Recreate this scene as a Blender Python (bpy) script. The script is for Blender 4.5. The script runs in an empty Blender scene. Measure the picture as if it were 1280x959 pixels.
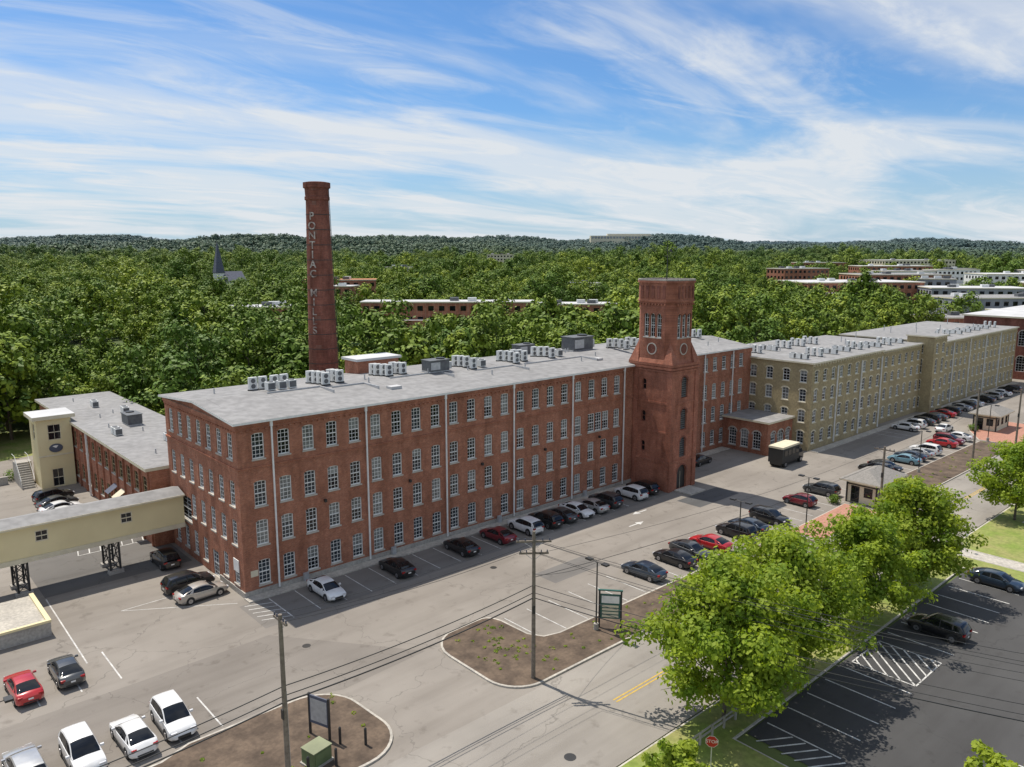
import bpy, math, random, bmesh
from mathutils import Vector, Matrix, noise as mn
random.seed(7)
R=random
sc=bpy.context.scene
root=sc.collection
# ------------------------------------------------------------ materials
def newmat(name):
    m=bpy.data.materials.new(name); m.use_nodes=True
    nt=m.node_tree; b=nt.nodes['Principled BSDF']
    return m,nt,b
def N(nt,t,**k):
    n=nt.nodes.new(t)
    for a,v in k.items(): setattr(n,a,v)
    return n
def mixrgb(nt,fac,a,b,mode='MIX'):
    n=nt.nodes.new('ShaderNodeMix'); n.data_type='RGBA'; n.blend_type=mode
    for s,v in ((0,fac),(6,a),(7,b)):
        if isinstance(v,bpy.types.NodeSocket): nt.links.new(v,n.inputs[s])
        else: n.inputs[s].default_value = v if s==0 else (*v,1)
    return n.outputs[2]
def noisef(nt,vec,scale,detail=3,lo=.35,hi=.65,rough=.55):
    n=N(nt,'ShaderNodeTexNoise'); n.inputs['Scale'].default_value=scale; n.inputs['Detail'].default_value=detail; n.inputs['Roughness'].default_value=rough
    nt.links.new(vec,n.inputs['Vector'])
    r=N(nt,'ShaderNodeMapRange'); r.inputs[1].default_value=lo; r.inputs[2].default_value=hi
    nt.links.new(n.outputs[0],r.inputs[0]); return r.outputs[0]
def geo(nt): return N(nt,'ShaderNodeNewGeometry').outputs['Position']
def M(name,c,rough=.8,c2=None,scale=1.0,fine=None,bump=0,bscale=20,metal=0,spec=None,det=3):
    m,nt,b=newmat(name)
    b.inputs['Roughness'].default_value=rough; b.inputs['Metallic'].default_value=metal
    if spec is not None: b.inputs['Specular IOR Level'].default_value=spec
    if c2 is None: c2=tuple(x*.8 for x in c)
    p=geo(nt)
    col=mixrgb(nt,noisef(nt,p,scale,det),c,c2)
    if fine:
        f=noisef(nt,p,fine,2)
        col=mixrgb(nt,f,col,mixrgb(nt,1.0,col,(.75,.75,.75),'MULTIPLY'))
    nt.links.new(col,b.inputs['Base Color'])
    if bump:
        n=N(nt,'ShaderNodeTexNoise'); n.inputs['Scale'].default_value=bscale; nt.links.new(p,n.inputs['Vector'])
        bp=N(nt,'ShaderNodeBump'); bp.inputs['Strength'].default_value=bump; nt.links.new(n.outputs[0],bp.inputs['Height']); nt.links.new(bp.outputs[0],b.inputs['Normal'])
    return m
def brickmat(name,c1,c2,mortar,dirt=.75):
    m,nt,b=newmat(name); b.inputs['Roughness'].default_value=.9; b.inputs['Specular IOR Level'].default_value=.2
    p=geo(nt); s=N(nt,'ShaderNodeSeparateXYZ'); nt.links.new(p,s.inputs[0])
    a=N(nt,'ShaderNodeMath',operation='ADD'); nt.links.new(s.outputs[0],a.inputs[0]); nt.links.new(s.outputs[1],a.inputs[1])
    cb=N(nt,'ShaderNodeCombineXYZ'); nt.links.new(a.outputs[0],cb.inputs[0]); nt.links.new(s.outputs[2],cb.inputs[1])
    br=N(nt,'ShaderNodeTexBrick'); nt.links.new(cb.outputs[0],br.inputs['Vector'])
    br.inputs['Scale'].default_value=1; br.inputs['Brick Width'].default_value=.24; br.inputs['Row Height'].default_value=.085; br.inputs['Mortar Size'].default_value=.009
    br.inputs['Color1'].default_value=(*c1,1); br.inputs['Color2'].default_value=(*c2,1); br.inputs['Mortar'].default_value=(*mortar,1)
    mp=N(nt,'ShaderNodeMapping'); mp.inputs['Scale'].default_value=(1,1,.28); nt.links.new(p,mp.inputs[0])
    f=noisef(nt,mp.outputs[0],.55,6,.40,.66,.7)
    col=mixrgb(nt,f,br.outputs[0],mixrgb(nt,1.0,br.outputs[0],(dirt,dirt*.95,dirt*.92),'MULTIPLY'))
    f2=noisef(nt,p,1.3,6,.47,.72,.75)
    col=mixrgb(nt,f2,col,mixrgb(nt,1.0,col,(1.4,1.42,1.4),'MULTIPLY'))
    nt.links.new(col,b.inputs['Base Color'])
    return m
def asphalt(name,c,c2,crack=.5,cs=.09):
    m,nt,b=newmat(name); b.inputs['Roughness'].default_value=.92; b.inputs['Specular IOR Level'].default_value=.25
    p=geo(nt)
    col=mixrgb(nt,noisef(nt,p,.06,5,.38,.62,.6),c,c2)
    mp=N(nt,'ShaderNodeMapping'); mp.inputs['Scale'].default_value=(.12,1.1,1); nt.links.new(p,mp.inputs[0])
    f=noisef(nt,mp.outputs[0],.5,3,.45,.8)
    col=mixrgb(nt,f,col,mixrgb(nt,1.0,col,(.80,.79,.78),'MULTIPLY'))
    f=noisef(nt,p,25,1,.3,.7)
    col=mixrgb(nt,f,col,mixrgb(nt,1.0,col,(.86,.86,.86),'MULTIPLY'))
    f=noisef(nt,p,.7,3,.6,.72)
    col=mixrgb(nt,f,col,mixrgb(nt,1.0,col,(.78,.77,.76),'MULTIPLY'))
    nz=N(nt,'ShaderNodeTexNoise'); nz.inputs['Scale'].default_value=.6; nz.inputs['Detail'].default_value=3; nt.links.new(p,nz.inputs['Vector'])
    va=N(nt,'ShaderNodeVectorMath',operation='MULTIPLY_ADD'); nt.links.new(nz.outputs['Color'],va.inputs[0]); va.inputs[1].default_value=(3,3,0); nt.links.new(p,va.inputs[2])
    vo=N(nt,'ShaderNodeTexVoronoi',feature='DISTANCE_TO_EDGE'); vo.inputs['Scale'].default_value=cs; nt.links.new(va.outputs[0],vo.inputs['Vector'])
    r=N(nt,'ShaderNodeMapRange'); r.inputs[1].default_value=.0012; r.inputs[2].default_value=.004; r.inputs[3].default_value=crack; r.inputs[4].default_value=0
    nt.links.new(vo.outputs['Distance'],r.inputs[0])
    col=mixrgb(nt,r.outputs[0],col,tuple(x*.4 for x in c))
    nt.links.new(col,b.inputs['Base Color'])
    return m
def hazemix(nt,col,d0=700,d1=3400,mx=.78,hc=(.11,.17,.22)):  # aerial haze painted into the base colour, stronger with distance from the origin
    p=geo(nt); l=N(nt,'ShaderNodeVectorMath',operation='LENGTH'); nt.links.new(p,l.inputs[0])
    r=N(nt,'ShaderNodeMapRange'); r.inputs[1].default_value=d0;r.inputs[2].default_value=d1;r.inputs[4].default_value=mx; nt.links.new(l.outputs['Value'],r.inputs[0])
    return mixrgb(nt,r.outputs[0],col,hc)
def leafmat(name,ca,cb_,cc,trans=.35,haze=False):
    m,nt,b=newmat(name); out=nt.nodes['Material Output']
    oi=N(nt,'ShaderNodeObjectInfo'); p=geo(nt)
    c=mixrgb(nt,oi.outputs['Random'],ca,cb_)
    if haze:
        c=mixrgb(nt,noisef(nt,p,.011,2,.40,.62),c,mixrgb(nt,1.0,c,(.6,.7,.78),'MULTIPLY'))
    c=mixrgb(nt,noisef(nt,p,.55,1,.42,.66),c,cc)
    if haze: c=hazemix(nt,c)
    b.inputs['Roughness'].default_value=.6; b.inputs['Specular IOR Level'].default_value=.2
    nt.links.new(c,b.inputs['Base Color'])
    if trans:
        t=N(nt,'ShaderNodeBsdfTranslucent'); nt.links.new(mixrgb(nt,1.0,c,(1.4,1.4,.5),'MULTIPLY'),t.inputs['Color'])
        mx=N(nt,'ShaderNodeMixShader'); mx.inputs[0].default_value=trans
        nt.links.new(b.outputs[0],mx.inputs[1]); nt.links.new(t.outputs[0],mx.inputs[2]); nt.links.new(mx.outputs[0],out.inputs[0])
    return m
BR=brickmat('mill_brick',(.42,.155,.088),(.29,.098,.058),(.38,.27,.20),.64)
BRD=brickmat('tower_brick',(.39,.137,.08),(.27,.09,.056),(.34,.21,.16),.62)
BRC=brickmat('chimney_brick',(.27,.09,.06),(.18,.06,.044),(.25,.15,.12),.55)
OLV=M('tan_painted_brick',(.45,.365,.205),.85,(.36,.29,.165),.5,3)
CRM=M('cream_trim',(.68,.62,.46),.7,(.6,.54,.4),1.5)
BOL=M('bridge_cladding',(.74,.64,.38),.7,(.68,.58,.34),.3)
WHT=M('white_paint',(.8,.8,.77),.5,(.7,.7,.68),2)
LINE=M('road_marking',(.72,.71,.67),.8,(.46,.45,.43),1.6,9)
YEL=M('yellow_marking',(.7,.45,.06),.8,(.52,.36,.09),2,9)
ROOF=M('roof_membrane',(.30,.295,.29),.85,(.26,.255,.25),.12,1.0)
ROOF2=M('roof_seam',(.21,.205,.20),.85)
ROOFL=M('light_roof',(.55,.55,.55),.8,(.45,.45,.45),.2)
ROOFD=M('dark_shingle',(.13,.13,.13),.9,(.09,.09,.09),3)
MET=M('galvanised_metal',(.5,.51,.52),.45,(.4,.41,.42),3,metal=.3)
MDK=M('dark_metal',(.03,.03,.03),.5)
ACW=M('ac_unit_paint',(.72,.73,.71),.5,(.6,.61,.6),2)
ACD=M('ac_unit_dark',(.13,.14,.14),.6,(.09,.09,.1),2)
CON=M('concrete',(.46,.43,.38),.9,(.36,.335,.3),.6,5)
CONL=M('sidewalk_concrete',(.54,.50,.43),.9,(.43,.40,.35),.5,4)
ASP=asphalt('lot_asphalt',(.30,.272,.238),(.24,.216,.188))
ASR=asphalt('road_asphalt',(.335,.308,.272),(.275,.253,.225),.5,.06)
ASD=asphalt('new_asphalt',(.088,.087,.086),(.066,.065,.065),.3,.07)
MUL=M('mulch',(.16,.115,.08),.95,(.085,.06,.042),.6,4,.7,6)
GRS=M('grass',(.20,.27,.045),.9,(.30,.29,.10),.3,3,.5,12)
PLZ=M('brick_paving',(.48,.24,.17),.9,(.40,.2,.14),1.5,6)
WOOD=M('weathered_pole',(.22,.185,.15),.9,(.14,.115,.09),4)
BARK=M('bark',(.13,.11,.085),.95,(.08,.065,.05),6)
RED=M('orange_tile_roof',(.5,.2,.08),.8)
GRY=M('grey_facade',(.3,.31,.33),.7,(.22,.23,.25),.1)
SLATE=M('slate',(.09,.1,.14),.7)
SIL=M('stone_sill',(.5,.46,.40),.85)
RS=M('grey_shingle',(.27,.25,.23),.9,(.2,.19,.17),4)
GRD,nt,b=newmat('forest_floor'); b.inputs['Roughness'].default_value=.95
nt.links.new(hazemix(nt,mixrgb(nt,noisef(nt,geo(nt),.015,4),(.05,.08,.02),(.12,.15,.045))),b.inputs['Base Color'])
def glassmat(name,c,r=.06):
    m,nt,b=newmat(name); b.inputs['Roughness'].default_value=r
    col=mixrgb(nt,noisef(nt,geo(nt),.8,2),c,tuple(x*.45 for x in c)); nt.links.new(col,b.inputs['Base Color']); return m
GL=glassmat('window_glass',(.05,.06,.07)); GL2=glassmat('window_glass_blinds',(.26,.27,.26),.12); GL3=glassmat('window_glass_dark',(.012,.014,.018))
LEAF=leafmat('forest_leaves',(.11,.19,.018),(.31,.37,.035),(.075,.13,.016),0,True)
LEAFS=leafmat('street_tree_leaves',(.26,.35,.035),(.32,.38,.045),(.16,.25,.03),.4)
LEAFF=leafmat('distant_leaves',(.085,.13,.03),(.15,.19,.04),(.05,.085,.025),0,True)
# ------------------------------------------------------------ mesh builder
class MB:
    def __init__(s): s.v=[]; s.f=[]; s.m=[]; s.mats=[]
    def mi(s,m):
        if m not in s.mats: s.mats.append(m)
        return s.mats.index(m)
    def poly(s,pts,m):
        k=len(s.v); s.v+= [tuple(p) for p in pts]; s.f.append(tuple(range(k,k+len(pts)))); s.m.append(s.mi(m))
    def box(s,x0,x1,y0,y1,z0,z1,m,top=None):
        s.prism([(x0,y0),(x1,y0),(x1,y1),(x0,y1)],z0,z1,m,top)
    def prism(s,a,z0,z1,m,top=None,cap=True):
        n=len(a); k=len(s.v)
        s.v+=[(p[0],p[1],z0) for p in a]+[(p[0],p[1],z1) for p in a]; i=s.mi(m)
        for j in range(n):
            s.f.append((k+j,k+(j+1)%n,k+n+(j+1)%n,k+n+j)); s.m.append(i)
        if cap:
            s.f.append(tuple(range(k+n,k+2*n))); s.m.append(s.mi(top or m))
            s.f.append(tuple(range(k+n-1,k-1,-1))); s.m.append(i)
    def loft(s,a,z0,b,z1,m,cap=False):
        n=len(a); k=len(s.v); i=s.mi(m)
        s.v+=[(p[0],p[1],z0) for p in a]+[(p[0],p[1],z1) for p in b]
        for j in range(n): s.f.append((k+j,k+(j+1)%n,k+n+(j+1)%n,k+n+j)); s.m.append(i)
        if cap: s.f.append(tuple(range(k+n,k+2*n))); s.m.append(i)
    def tube(s,p,q,r0,r1,m,n=8):
        p=Vector(p);q=Vector(q);d=(q-p)
        if d.length<1e-6:return
        d.normalize(); a=d.orthogonal().normalized(); b=d.cross(a); k=len(s.v); i=s.mi(m)
        for c,r in((p,r0),(q,r1)):
            for j in range(n):
                t=2*math.pi*j/n; s.v.append(tuple(c+a*math.cos(t)*r+b*math.sin(t)*r))
        for j in range(n): s.f.append((k+j,k+(j+1)%n,k+n+(j+1)%n,k+n+j)); s.m.append(i)
        s.f.append(tuple(range(k+n,k+2*n))); s.m.append(i); s.f.append(tuple(range(k,k+n))[::-1]); s.m.append(i)
    def obox(s,o,du,n,a0,a1,z0,z1,d0,d1,m):
        P=lambda a,d:(o[0]+du[0]*a+n[0]*d,o[1]+du[1]*a+n[1]*d)
        s.prism([P(a0,d0),P(a1,d0),P(a1,d1),P(a0,d1)],z0,z1,m)
    def mesh(s,name,smooth=None):
        me=bpy.data.meshes.new(name); me.from_pydata(s.v,[],s.f)
        for m in s.mats: me.materials.append(m)
        me.polygons.foreach_set('material_index',s.m)
        if smooth:
            me.polygons.foreach_set('use_smooth',[True]*len(s.f)); me.update()
            try: me.set_sharp_from_angle(angle=math.radians(smooth))
            except Exception: pass
        me.update(); return me
    def obj(s,name,parent=None,smooth=None,loc=(0,0,0),rz=0):
        return addobj(name,s.mesh(name,smooth),parent,loc,rz)
def addobj(name,me,parent=None,loc=(0,0,0),rz=0,sc_=1):
    o=bpy.data.objects.new(name,me); root.objects.link(o); o.location=loc; o.rotation_euler=(0,0,rz); o.scale=(sc_,)*3
    if parent: o.parent=parent
    return o
def empty(name,loc=(0,0,0)):
    o=bpy.data.objects.new(name,None); root.objects.link(o); o.empty_display_size=.5; o.location=loc; return o
def wall(mb,p0,p1,z0,z1,ops,m,n,depth=.22,sill=None,win=True,hood=None,frame=WHT,panes=(3,6),glass=None,archm=None):
    L=math.hypot(p1[0]-p0[0],p1[1]-p0[1]); du=((p1[0]-p0[0])/L,(p1[1]-p0[1])/L)
    xs=sorted(set([0,L]+[round(v,4) for o in ops for v in o[:2]])); zs=sorted(set([z0,z1]+[round(v,4) for o in ops for v in o[2:4]]))
    P=lambda a,z,d=0:(p0[0]+du[0]*a+n[0]*d,p0[1]+du[1]*a+n[1]*d,z)
    for i in range(len(xs)-1):
        cx=(xs[i]+xs[i+1])/2; run=None
        for j in range(len(zs)-1):
            cz=(zs[j]+zs[j+1])/2
            ins=any(o[0]<cx<o[1] and o[2]<cz<o[3] for o in ops)
            if not ins:
                if run is None: run=zs[j]
            else:
                if run is not None: mb.poly([P(xs[i],run),P(xs[i+1],run),P(xs[i+1],zs[j]),P(xs[i],zs[j])],m); run=None
        if run is not None: mb.poly([P(xs[i],run),P(xs[i+1],run),P(xs[i+1],z1),P(xs[i],z1)],m)
    for o in ops:
        a0,a1,c0,c1=o[:4]; arch=o[4] if len(o)>4 else 0; w=a1-a0; d=-depth
        mb.poly([P(a0,c0),P(a0,c1),P(a0,c1,d),P(a0,c0,d)],m); mb.poly([P(a1,c0),P(a1,c1),P(a1,c1,d),P(a1,c0,d)],m)
        mb.poly([P(a0,c0),P(a1,c0),P(a1,c0,d),P(a0,c0,d)],sill or m); mb.poly([P(a0,c1),P(a1,c1),P(a1,c1,d),P(a0,c1,d)],m)
        if arch:
            cxx=(a0+a1)/2; K=8; pts=[]
            for k in range(K+1):
                t=math.pi*k/K; pts.append((cxx-math.cos(t)*w/2, c1-arch+math.sin(t)*arch))
            for k in range(K):
                q0,q1=pts[k],pts[k+1]
                mb.poly([P(q0[0],q0[1],-.003),P(q1[0],q1[1],-.003),P(q1[0],c1,-.003),P(q0[0],c1,-.003)],m)
                mb.poly([P(q0[0],q0[1],-.003),P(q1[0],q1[1],-.003),P(q1[0],q1[1],d),P(q0[0],q0[1],d)],m)
            if archm:
                for k in range(K):
                    t0=math.pi*k/K;t1=math.pi*(k+1)/K; e=.2
                    f=lambda t,x:(cxx-math.cos(t)*(w/2+x), c1-arch+math.sin(t)*(arch+x))
                    A,B,C,D=f(t0,0),f(t1,0),f(t1,e),f(t0,e)
                    mb.poly([P(*A,.05),P(*B,.05),P(*C,.05),P(*D,.05)],archm)
                    mb.poly([P(*D,0),P(*C,0),P(*C,.05),P(*D,.05)],archm)
        if sill: mb.obox(p0,du,n,a0-.08,a1+.08,c0-.14,c0-.002,.002,.09,sill)
        if hood: mb.obox(p0,du,n,a0-.1,a1+.1,c1+.002,c1+.2,.002,.06,hood)
        if win:
            g=glass or R.choice([GL,GL,GL,GL2,GL3,GL3]); gd=d+.05
            if not glass and R.random()<.3:
                zc=c1-(c1-c0)*R.choice([.5,.35,.7]); mb.poly([P(a0,zc,gd+.002),P(a1,zc,gd+.002),P(a1,c1,gd+.002),P(a0,c1,gd+.002)],GL2)
            mb.poly([P(a0,c0,gd),P(a1,c0,gd),P(a1,c1,gd),P(a0,c1,gd)],g)
            fw=.085; d0=d+.055;d1=d+.12
            mb.obox(p0,du,n,a0+.002,a0+fw,c0+.002,c1-.002,d0,d1,frame); mb.obox(p0,du,n,a1-fw,a1-.002,c0+.002,c1-.002,d0,d1,frame)
            mb.obox(p0,du,n,a0+fw,a1-fw,c0+.002,c0+fw+.03,d0,d1,frame); mb.obox(p0,du,n,a0+fw,a1-fw,c1-fw-.02,c1-.002,d0,d1,frame)
            zm=(c0+c1)/2; mb.obox(p0,du,n,a0+fw,a1-fw,zm-.045,zm+.045,d0,d1+.02,frame)
            nx,nz=panes; e=.02
            for k in range(1,nx):
                x=a0+w*k/nx; mb.obox(p0,du,n,x-e,x+e,c0+fw,c1-fw,d0,d0+.03,frame)
            for k in range(1,nz):
                if k*2==nz: continue
                z=c0+(c1-c0)*k/nz; mb.obox(p0,du,n,a0+fw,a1-fw,z-e,z+e,d0,d0+.033,frame)
# ------------------------------------------------------------ MAIN MILL
mill=empty('brick_mill_building')
W1=MB()
rows=[(.9,3.35),(4.8,7.25),(8.6,11.05),(13.15,15.6)]
def ops_for(cent,w,rows,arch=0): return [(c-w/2,c+w/2,a,b,arch) for c in cent for (a,b) in rows]
ZE=16.6
fc=[2+2.53*k for k in range(21)]
ops=ops_for(fc,1.2,rows,.16)
ops=[o for o in ops if not(46.5<(o[0]+o[1])/2<51.5 and 8<o[2]<9)]+[(46.9,48.18,8.6,11.05),(48.3,49.58,8.6,11.05),(49.7,50.98,8.6,11.05)]
wall(W1,(0,0),(56,0),0,ZE,ops,BR,(0,-1),sill=SIL)
gc=[1.7+2.6*k for k in range(7)]
gops=ops_for(gc,1.2,rows,.16)
gops=[o for o in gops if not(o[0]>12 and o[2]>4 and o[2]<8)]+[(12.9,17.2,3.9,6.6)]
gops=[o for o in gops if not(abs((o[0]+o[1])/2-6.9)<.1 and o[2]<1)]+[(6.1,7.7,.02,2.7)]
wall(W1,(0,0),(0,19),0,ZE,gops,BR,(-1,0),sill=SIL)
W1.poly([(0,0,ZE),(0,19,ZE),(0,9.5,ZE+.75)],BR)
wall(W1,(0,19),(91,19),0,ZE,ops_for([4+2.9*k for k in range(30)],1.2,rows),BR,(0,1),sill=SIL)
wall(W1,(61.8,3),(91,3),0,16.1,ops_for([3.2+2.55*k for k in range(10)],1.2,rows,.16),BR,(0,-1),sill=SIL)
W1.poly([(91,3,0),(91,19,0),(91,19,ZE),(91,3,16.1)],BR); W1.poly([(61.8,0,0),(61.8,3,0),(61.8,3,ZE),(61.8,0,ZE)],BR)
for z,h,d in((12.15,.18,.07),(12.33,.12,.12),(16.0,.25,.1),(16.25,.33,.2)):
    W1.box(-d,56,-d,-.004,z,z+h,BR); W1.box(-d,-.004,-.004,19,z,z+h,BR)
for k in range(92): W1.box(.3+k*.6,.52+k*.6,-.16,-.004,15.85,15.998,BR)
for k in range(31): W1.box(-.16,-.004,.3+k*.6,.52+k*.6,15.85,15.998,BR)
W1.box(61.8,91,2.85,2.996,15.4,16.08,BR); W1.box(61.8,91,2.9,2.996,12.1,12.4,BR)
W1.box(-.12,56,-.12,-.003,0,.55,CON); W1.box(-.12,-.003,0,5.8,0,.55,CON)
W1.obj('walls',mill)
Rf=MB()
def gable(mb,u0,u1,v0,v1,ze,zr,m,ov=.45,t=.22,edge=WHT,zb=None):
    vm=(v0+v1)/2; zb=ze if zb is None else zb
    mb.poly([(u0-ov,v0-ov,ze+t),(u1,v0-ov,ze+t),(u1,vm,zr+t),(u0-ov,vm,zr+t)],m)
    mb.poly([(u0-ov,vm,zr+t),(u1,vm,zr+t),(u1,v1+ov,zb+t),(u0-ov,v1+ov,zb+t)],m)
    mb.poly([(u0-ov,v0-ov,ze),(u1,v0-ov,ze),(u1,v0-ov,ze+t),(u0-ov,v0-ov,ze+t)],edge)
    for a,b,za,zc in((v0-ov,vm,ze,zr),(vm,v1+ov,zr,zb)):
        mb.poly([(u0-ov,a,za),(u0-ov,b,zc),(u0-ov,b,zc+t),(u0-ov,a,za+t)],edge)
        mb.poly([(u0-ov,a,za),(u1,a,za),(u1,b,zc),(u0-ov,b,zc)],edge)
gable(Rf,0,61.8,0,19,ZE,ZE+.75,ROOF)
gable(Rf,62.2,91,3,19,16.1,ZE+.6,ROOF,zb=ZE)
for k in range(10):
    u=6.2*k+1
    for v0,v1,za,zc in((-.4,9.5,ZE-.03,ZE+.75),(9.5,19.4,ZE+.75,ZE-.03)):
        Rf.poly([(u,v0,za+.232),(u+.07,v0,za+.232),(u+.07,v1,zc+.232),(u,v1,zc+.232)],ROOF2)
Rf.obj('roof',mill)
dp=MB()
for k in range(6):
    x=3.27+10.12*k
    dp.box(x-.07,x+.07,-.33,-.2,.3,ZE+.1,WHT); dp.box(x-.12,x+.12,-.35,-.13,ZE-.5,ZE+.05,WHT)
for x in(69,77,85): dp.box(x-.07,x+.07,2.6,2.74,.3,16,WHT)
dp.obj('downspouts',mill)
ex=MB()
for u in(8.5,18.6,28.7,38.9,49): ex.box(u-.12,u+.12,-.4,-.13,7.6,7.9,MDK)
ex.box(-.1,-.03,1,2.2,2.2,3.4,WHT); ex.box(.6,1.3,-.1,-.03,1.9,2.5,CRM)
for u in(5.8,16,31,46): ex.box(u,u+.5,-.45,-.13,.0,.9,MET)
ex.obj('fittings',mill)
ph=MB(); ph.box(22.5,28.5,16.4,19.6,ZE,ZE+2.0,BR); ph.box(22.2,28.8,16.1,19.9,ZE+2.0,ZE+2.3,ROOFL); ph.obj('stair_penthouse',mill)
# ------------------------------------------------------------ TOWER
T=MB(); tu0,tu1,tv0,tv1=56.0,61.8,-6.5,.6
lou=[(2.2,3.6,12.7,15.6,.7),(2.2,3.6,8.3,11.2,.7),(2.2,3.6,4.5,7.3,.7)]
wall(T,(tu0,tv0),(tu1,tv0),0,17.2,lou+[(1.8,4.0,.02,3.4,1.1)],BRD,(0,-1),depth=.35,win=False,archm=BRC)
wall(T,(tu0,tv0),(tu0,tv1),0,17.2,[(4.2,4.9,13.6,15.1,.35),(4.2,4.9,9.2,10.7,.35),(4.2,4.9,5,6.5,.35)],BRD,(-1,0),depth=.3,glass=GL3,frame=BRC,panes=(1,2))
T.poly([(tu1,tv0,0),(tu1,3,0),(tu1,3,17.2),(tu1,tv0,17.2)],BRD)
for (a,b,c,d,_) in lou:
    T.box(tu0+a,tu0+b,tv0+.3,tv0+.34,c,d,MDK)
    for k in range(9): T.box(tu0+a+.05,tu0+b-.05,tv0+.2,tv0+.28,c+.1+k*.3,c+.22+k*.3,ACD)
T.box(tu0+1.8,tu0+4,tv0+.3,tv0+.34,.02,3.4,MDK); T.box(tu0+2.88,tu0+2.92,tv0+.26,tv0+.3,.02,2.4,CRM)
for z,d in((3.9,.1),(7.9,.07),(11.9,.07),(16.2,.1),(16.6,.2)):
    T.box(tu0-d,tu1+d,tv0-d,tv0-.004,z,z+.28,BRD); T.box(tu0-d,tu0-.004,tv0-.004,-.25,z,z+.28,BRD); T.box(tu1+.004,tu1+d,tv0-.004,2.9,z,z+.28,BRD)
for (x0,x1,y0,y1) in((tu0-.12,tu0+.7,tv0-.12,tv0-.004),(tu1-.7,tu1+.12,tv0-.12,tv0-.004),(tu0-.12,tu0-.004,tv0-.004,tv0+.7),(tu0-.12,tu0-.004,-.9,-.25)):
    T.box(x0,x1,y0,y1,0,16.2,BRD)
cx,cy=(tu0+tu1)/2,(tv0+tv1)/2
def octo(h,k,c): return [(cx-h+c,cy-k),(cx+h-c,cy-k),(cx+h,cy-k+c),(cx+h,cy+k-c),(cx+h-c,cy+k),(cx-h+c,cy+k),(cx-h,cy+k-c),(cx-h,cy-k+c)]
hx,hy=2.75,3.1; sq=[(tu0-.15,tv0-.15),(tu1+.15,tv0-.15),(tu1+.15,tv1+.15),(tu0-.15,tv1+.15)]
T.prism(sq,17.0,17.35,BRD)
O=octo(hx,hy,1.05)
for j in range(8):
    p,q=O[j],O[(j+1)%8]; L=math.hypot(q[0]-p[0],q[1]-p[1]); n=((q[1]-p[1])/L,-(q[0]-p[0])/L)
    if j%2==0:
        c=L/2; wn=[(c-1.45,c-.65,20.8,24,.4),(c-.4,c+.4,20.8,24,.4),(c+.65,c+1.45,20.8,24,.4)]
        wall(T,p,q,17.3,25.3,wn,BRD,n,depth=.3,panes=(2,5),sill=SIL,archm=BRD,glass=GL3)
        m0=(p[0]+(q[0]-p[0])/2,p[1]+(q[1]-p[1])/2)
        du=((q[0]-p[0])/L,(q[1]-p[1])/L)
        for k in range(20):
            t0,t1=2*math.pi*k/20,2*math.pi*(k+1)/20
            def pt(t,r,d): return (m0[0]+du[0]*math.cos(t)*r+n[0]*d,m0[1]+du[1]*math.cos(t)*r+n[1]*d,19.25+math.sin(t)*r)
            T.poly([pt(t0,.66,.08),pt(t1,.66,.08),pt(t1,.8,.08),pt(t0,.8,.08)],SIL)
            T.poly([pt(t0,.8,.0),pt(t1,.8,.0),pt(t1,.8,.08),pt(t0,.8,.08)],SIL)
            T.poly([pt(t0,0,.03),pt(t1,.66,.03),pt(t0,.66,.03)],BRC)
        T.poly([(p[0]+n[0]*.25,p[1]+n[1]*.25,17.35),(q[0]+n[0]*.25,q[1]+n[1]*.25,17.35),(q[0]+n[0]*.02,q[1]+n[1]*.02,17.9),(p[0]+n[0]*.02,p[1]+n[1]*.02,17.9)],BRD)
    else: T.poly([(*p,17.3),(*q,17.3),(*q,25.3),(*p,25.3)],BRD)
for (c,a,b) in ((sq[0],O[7],O[0]),(sq[1],O[1],O[2]),(sq[2],O[3],O[4]),(sq[3],O[5],O[6])):
    ap=((a[0]+b[0])/2,(a[1]+b[1])/2,20.3)
    ex1=(c[0],a[1]) if abs(a[0]-c[0])<abs(a[1]-c[1]) else (a[0],c[1]); ex2=(c[0],b[1]) if abs(b[0]-c[0])<abs(b[1]-c[1]) else (b[0],c[1])
    T.poly([(*ex1,17.35),(*c,17.35),ap],BRD); T.poly([(*c,17.35),(*ex2,17.35),ap],BRD); T.poly([(*ex1,17.35),ap,(*a,17.35)],BRD); T.poly([(*ex2,17.35),ap,(*b,17.35)],BRD)
for z0,z1,g in((24.6,24.8,.06),(25.3,25.5,.1),(25.5,25.75,.2),(25.75,28.0,.12),(28.0,28.3,.25)): T.prism(octo(hx+g,hy+g,1.07),z0,z1,BRD)
Op=octo(hx+.25,hy+.25,1.07)
for j in range(8):
    p,q=Op[j],Op[(j+1)%8]; L=math.hypot(q[0]-p[0],q[1]-p[1]); du=((q[0]-p[0])/L,(q[1]-p[1])/L); n=(du[1],-du[0])
    if j%2==0:
        for i in range(5): T.obox(p,du,n,L*(i+.25)/5,L*(i+.75)/5,26.0,27.6,-.125,-.06,BRC)
        for i in range(9): T.obox(p,du,n,L*(i+.3)/9,L*(i+.7)/9,25.1,25.298,-.19,-.02,BRD)
    T.obox(p,du,n,L*.02,L*.98,28.302,28.5,-.3,-.01,CON)
T.prism(octo(hx-.2,hy-.2,1),28.305,28.34,ROOFD)
T.tube((cx,cy,28.3),(cx,cy,33.6),.07,.04,MDK); T.tube((cx-.8,cy,32.2),(cx+.8,cy,32.2),.03,.03,MDK,5); T.box(cx+.5,cx+.95,cy-.02,cy+.02,32.05,32.4,MDK); T.tube((cx,cy-.5,31.5),(cx,cy+.5,31.5),.03,.03,MDK,5)
T.obj('tower',mill)
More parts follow.
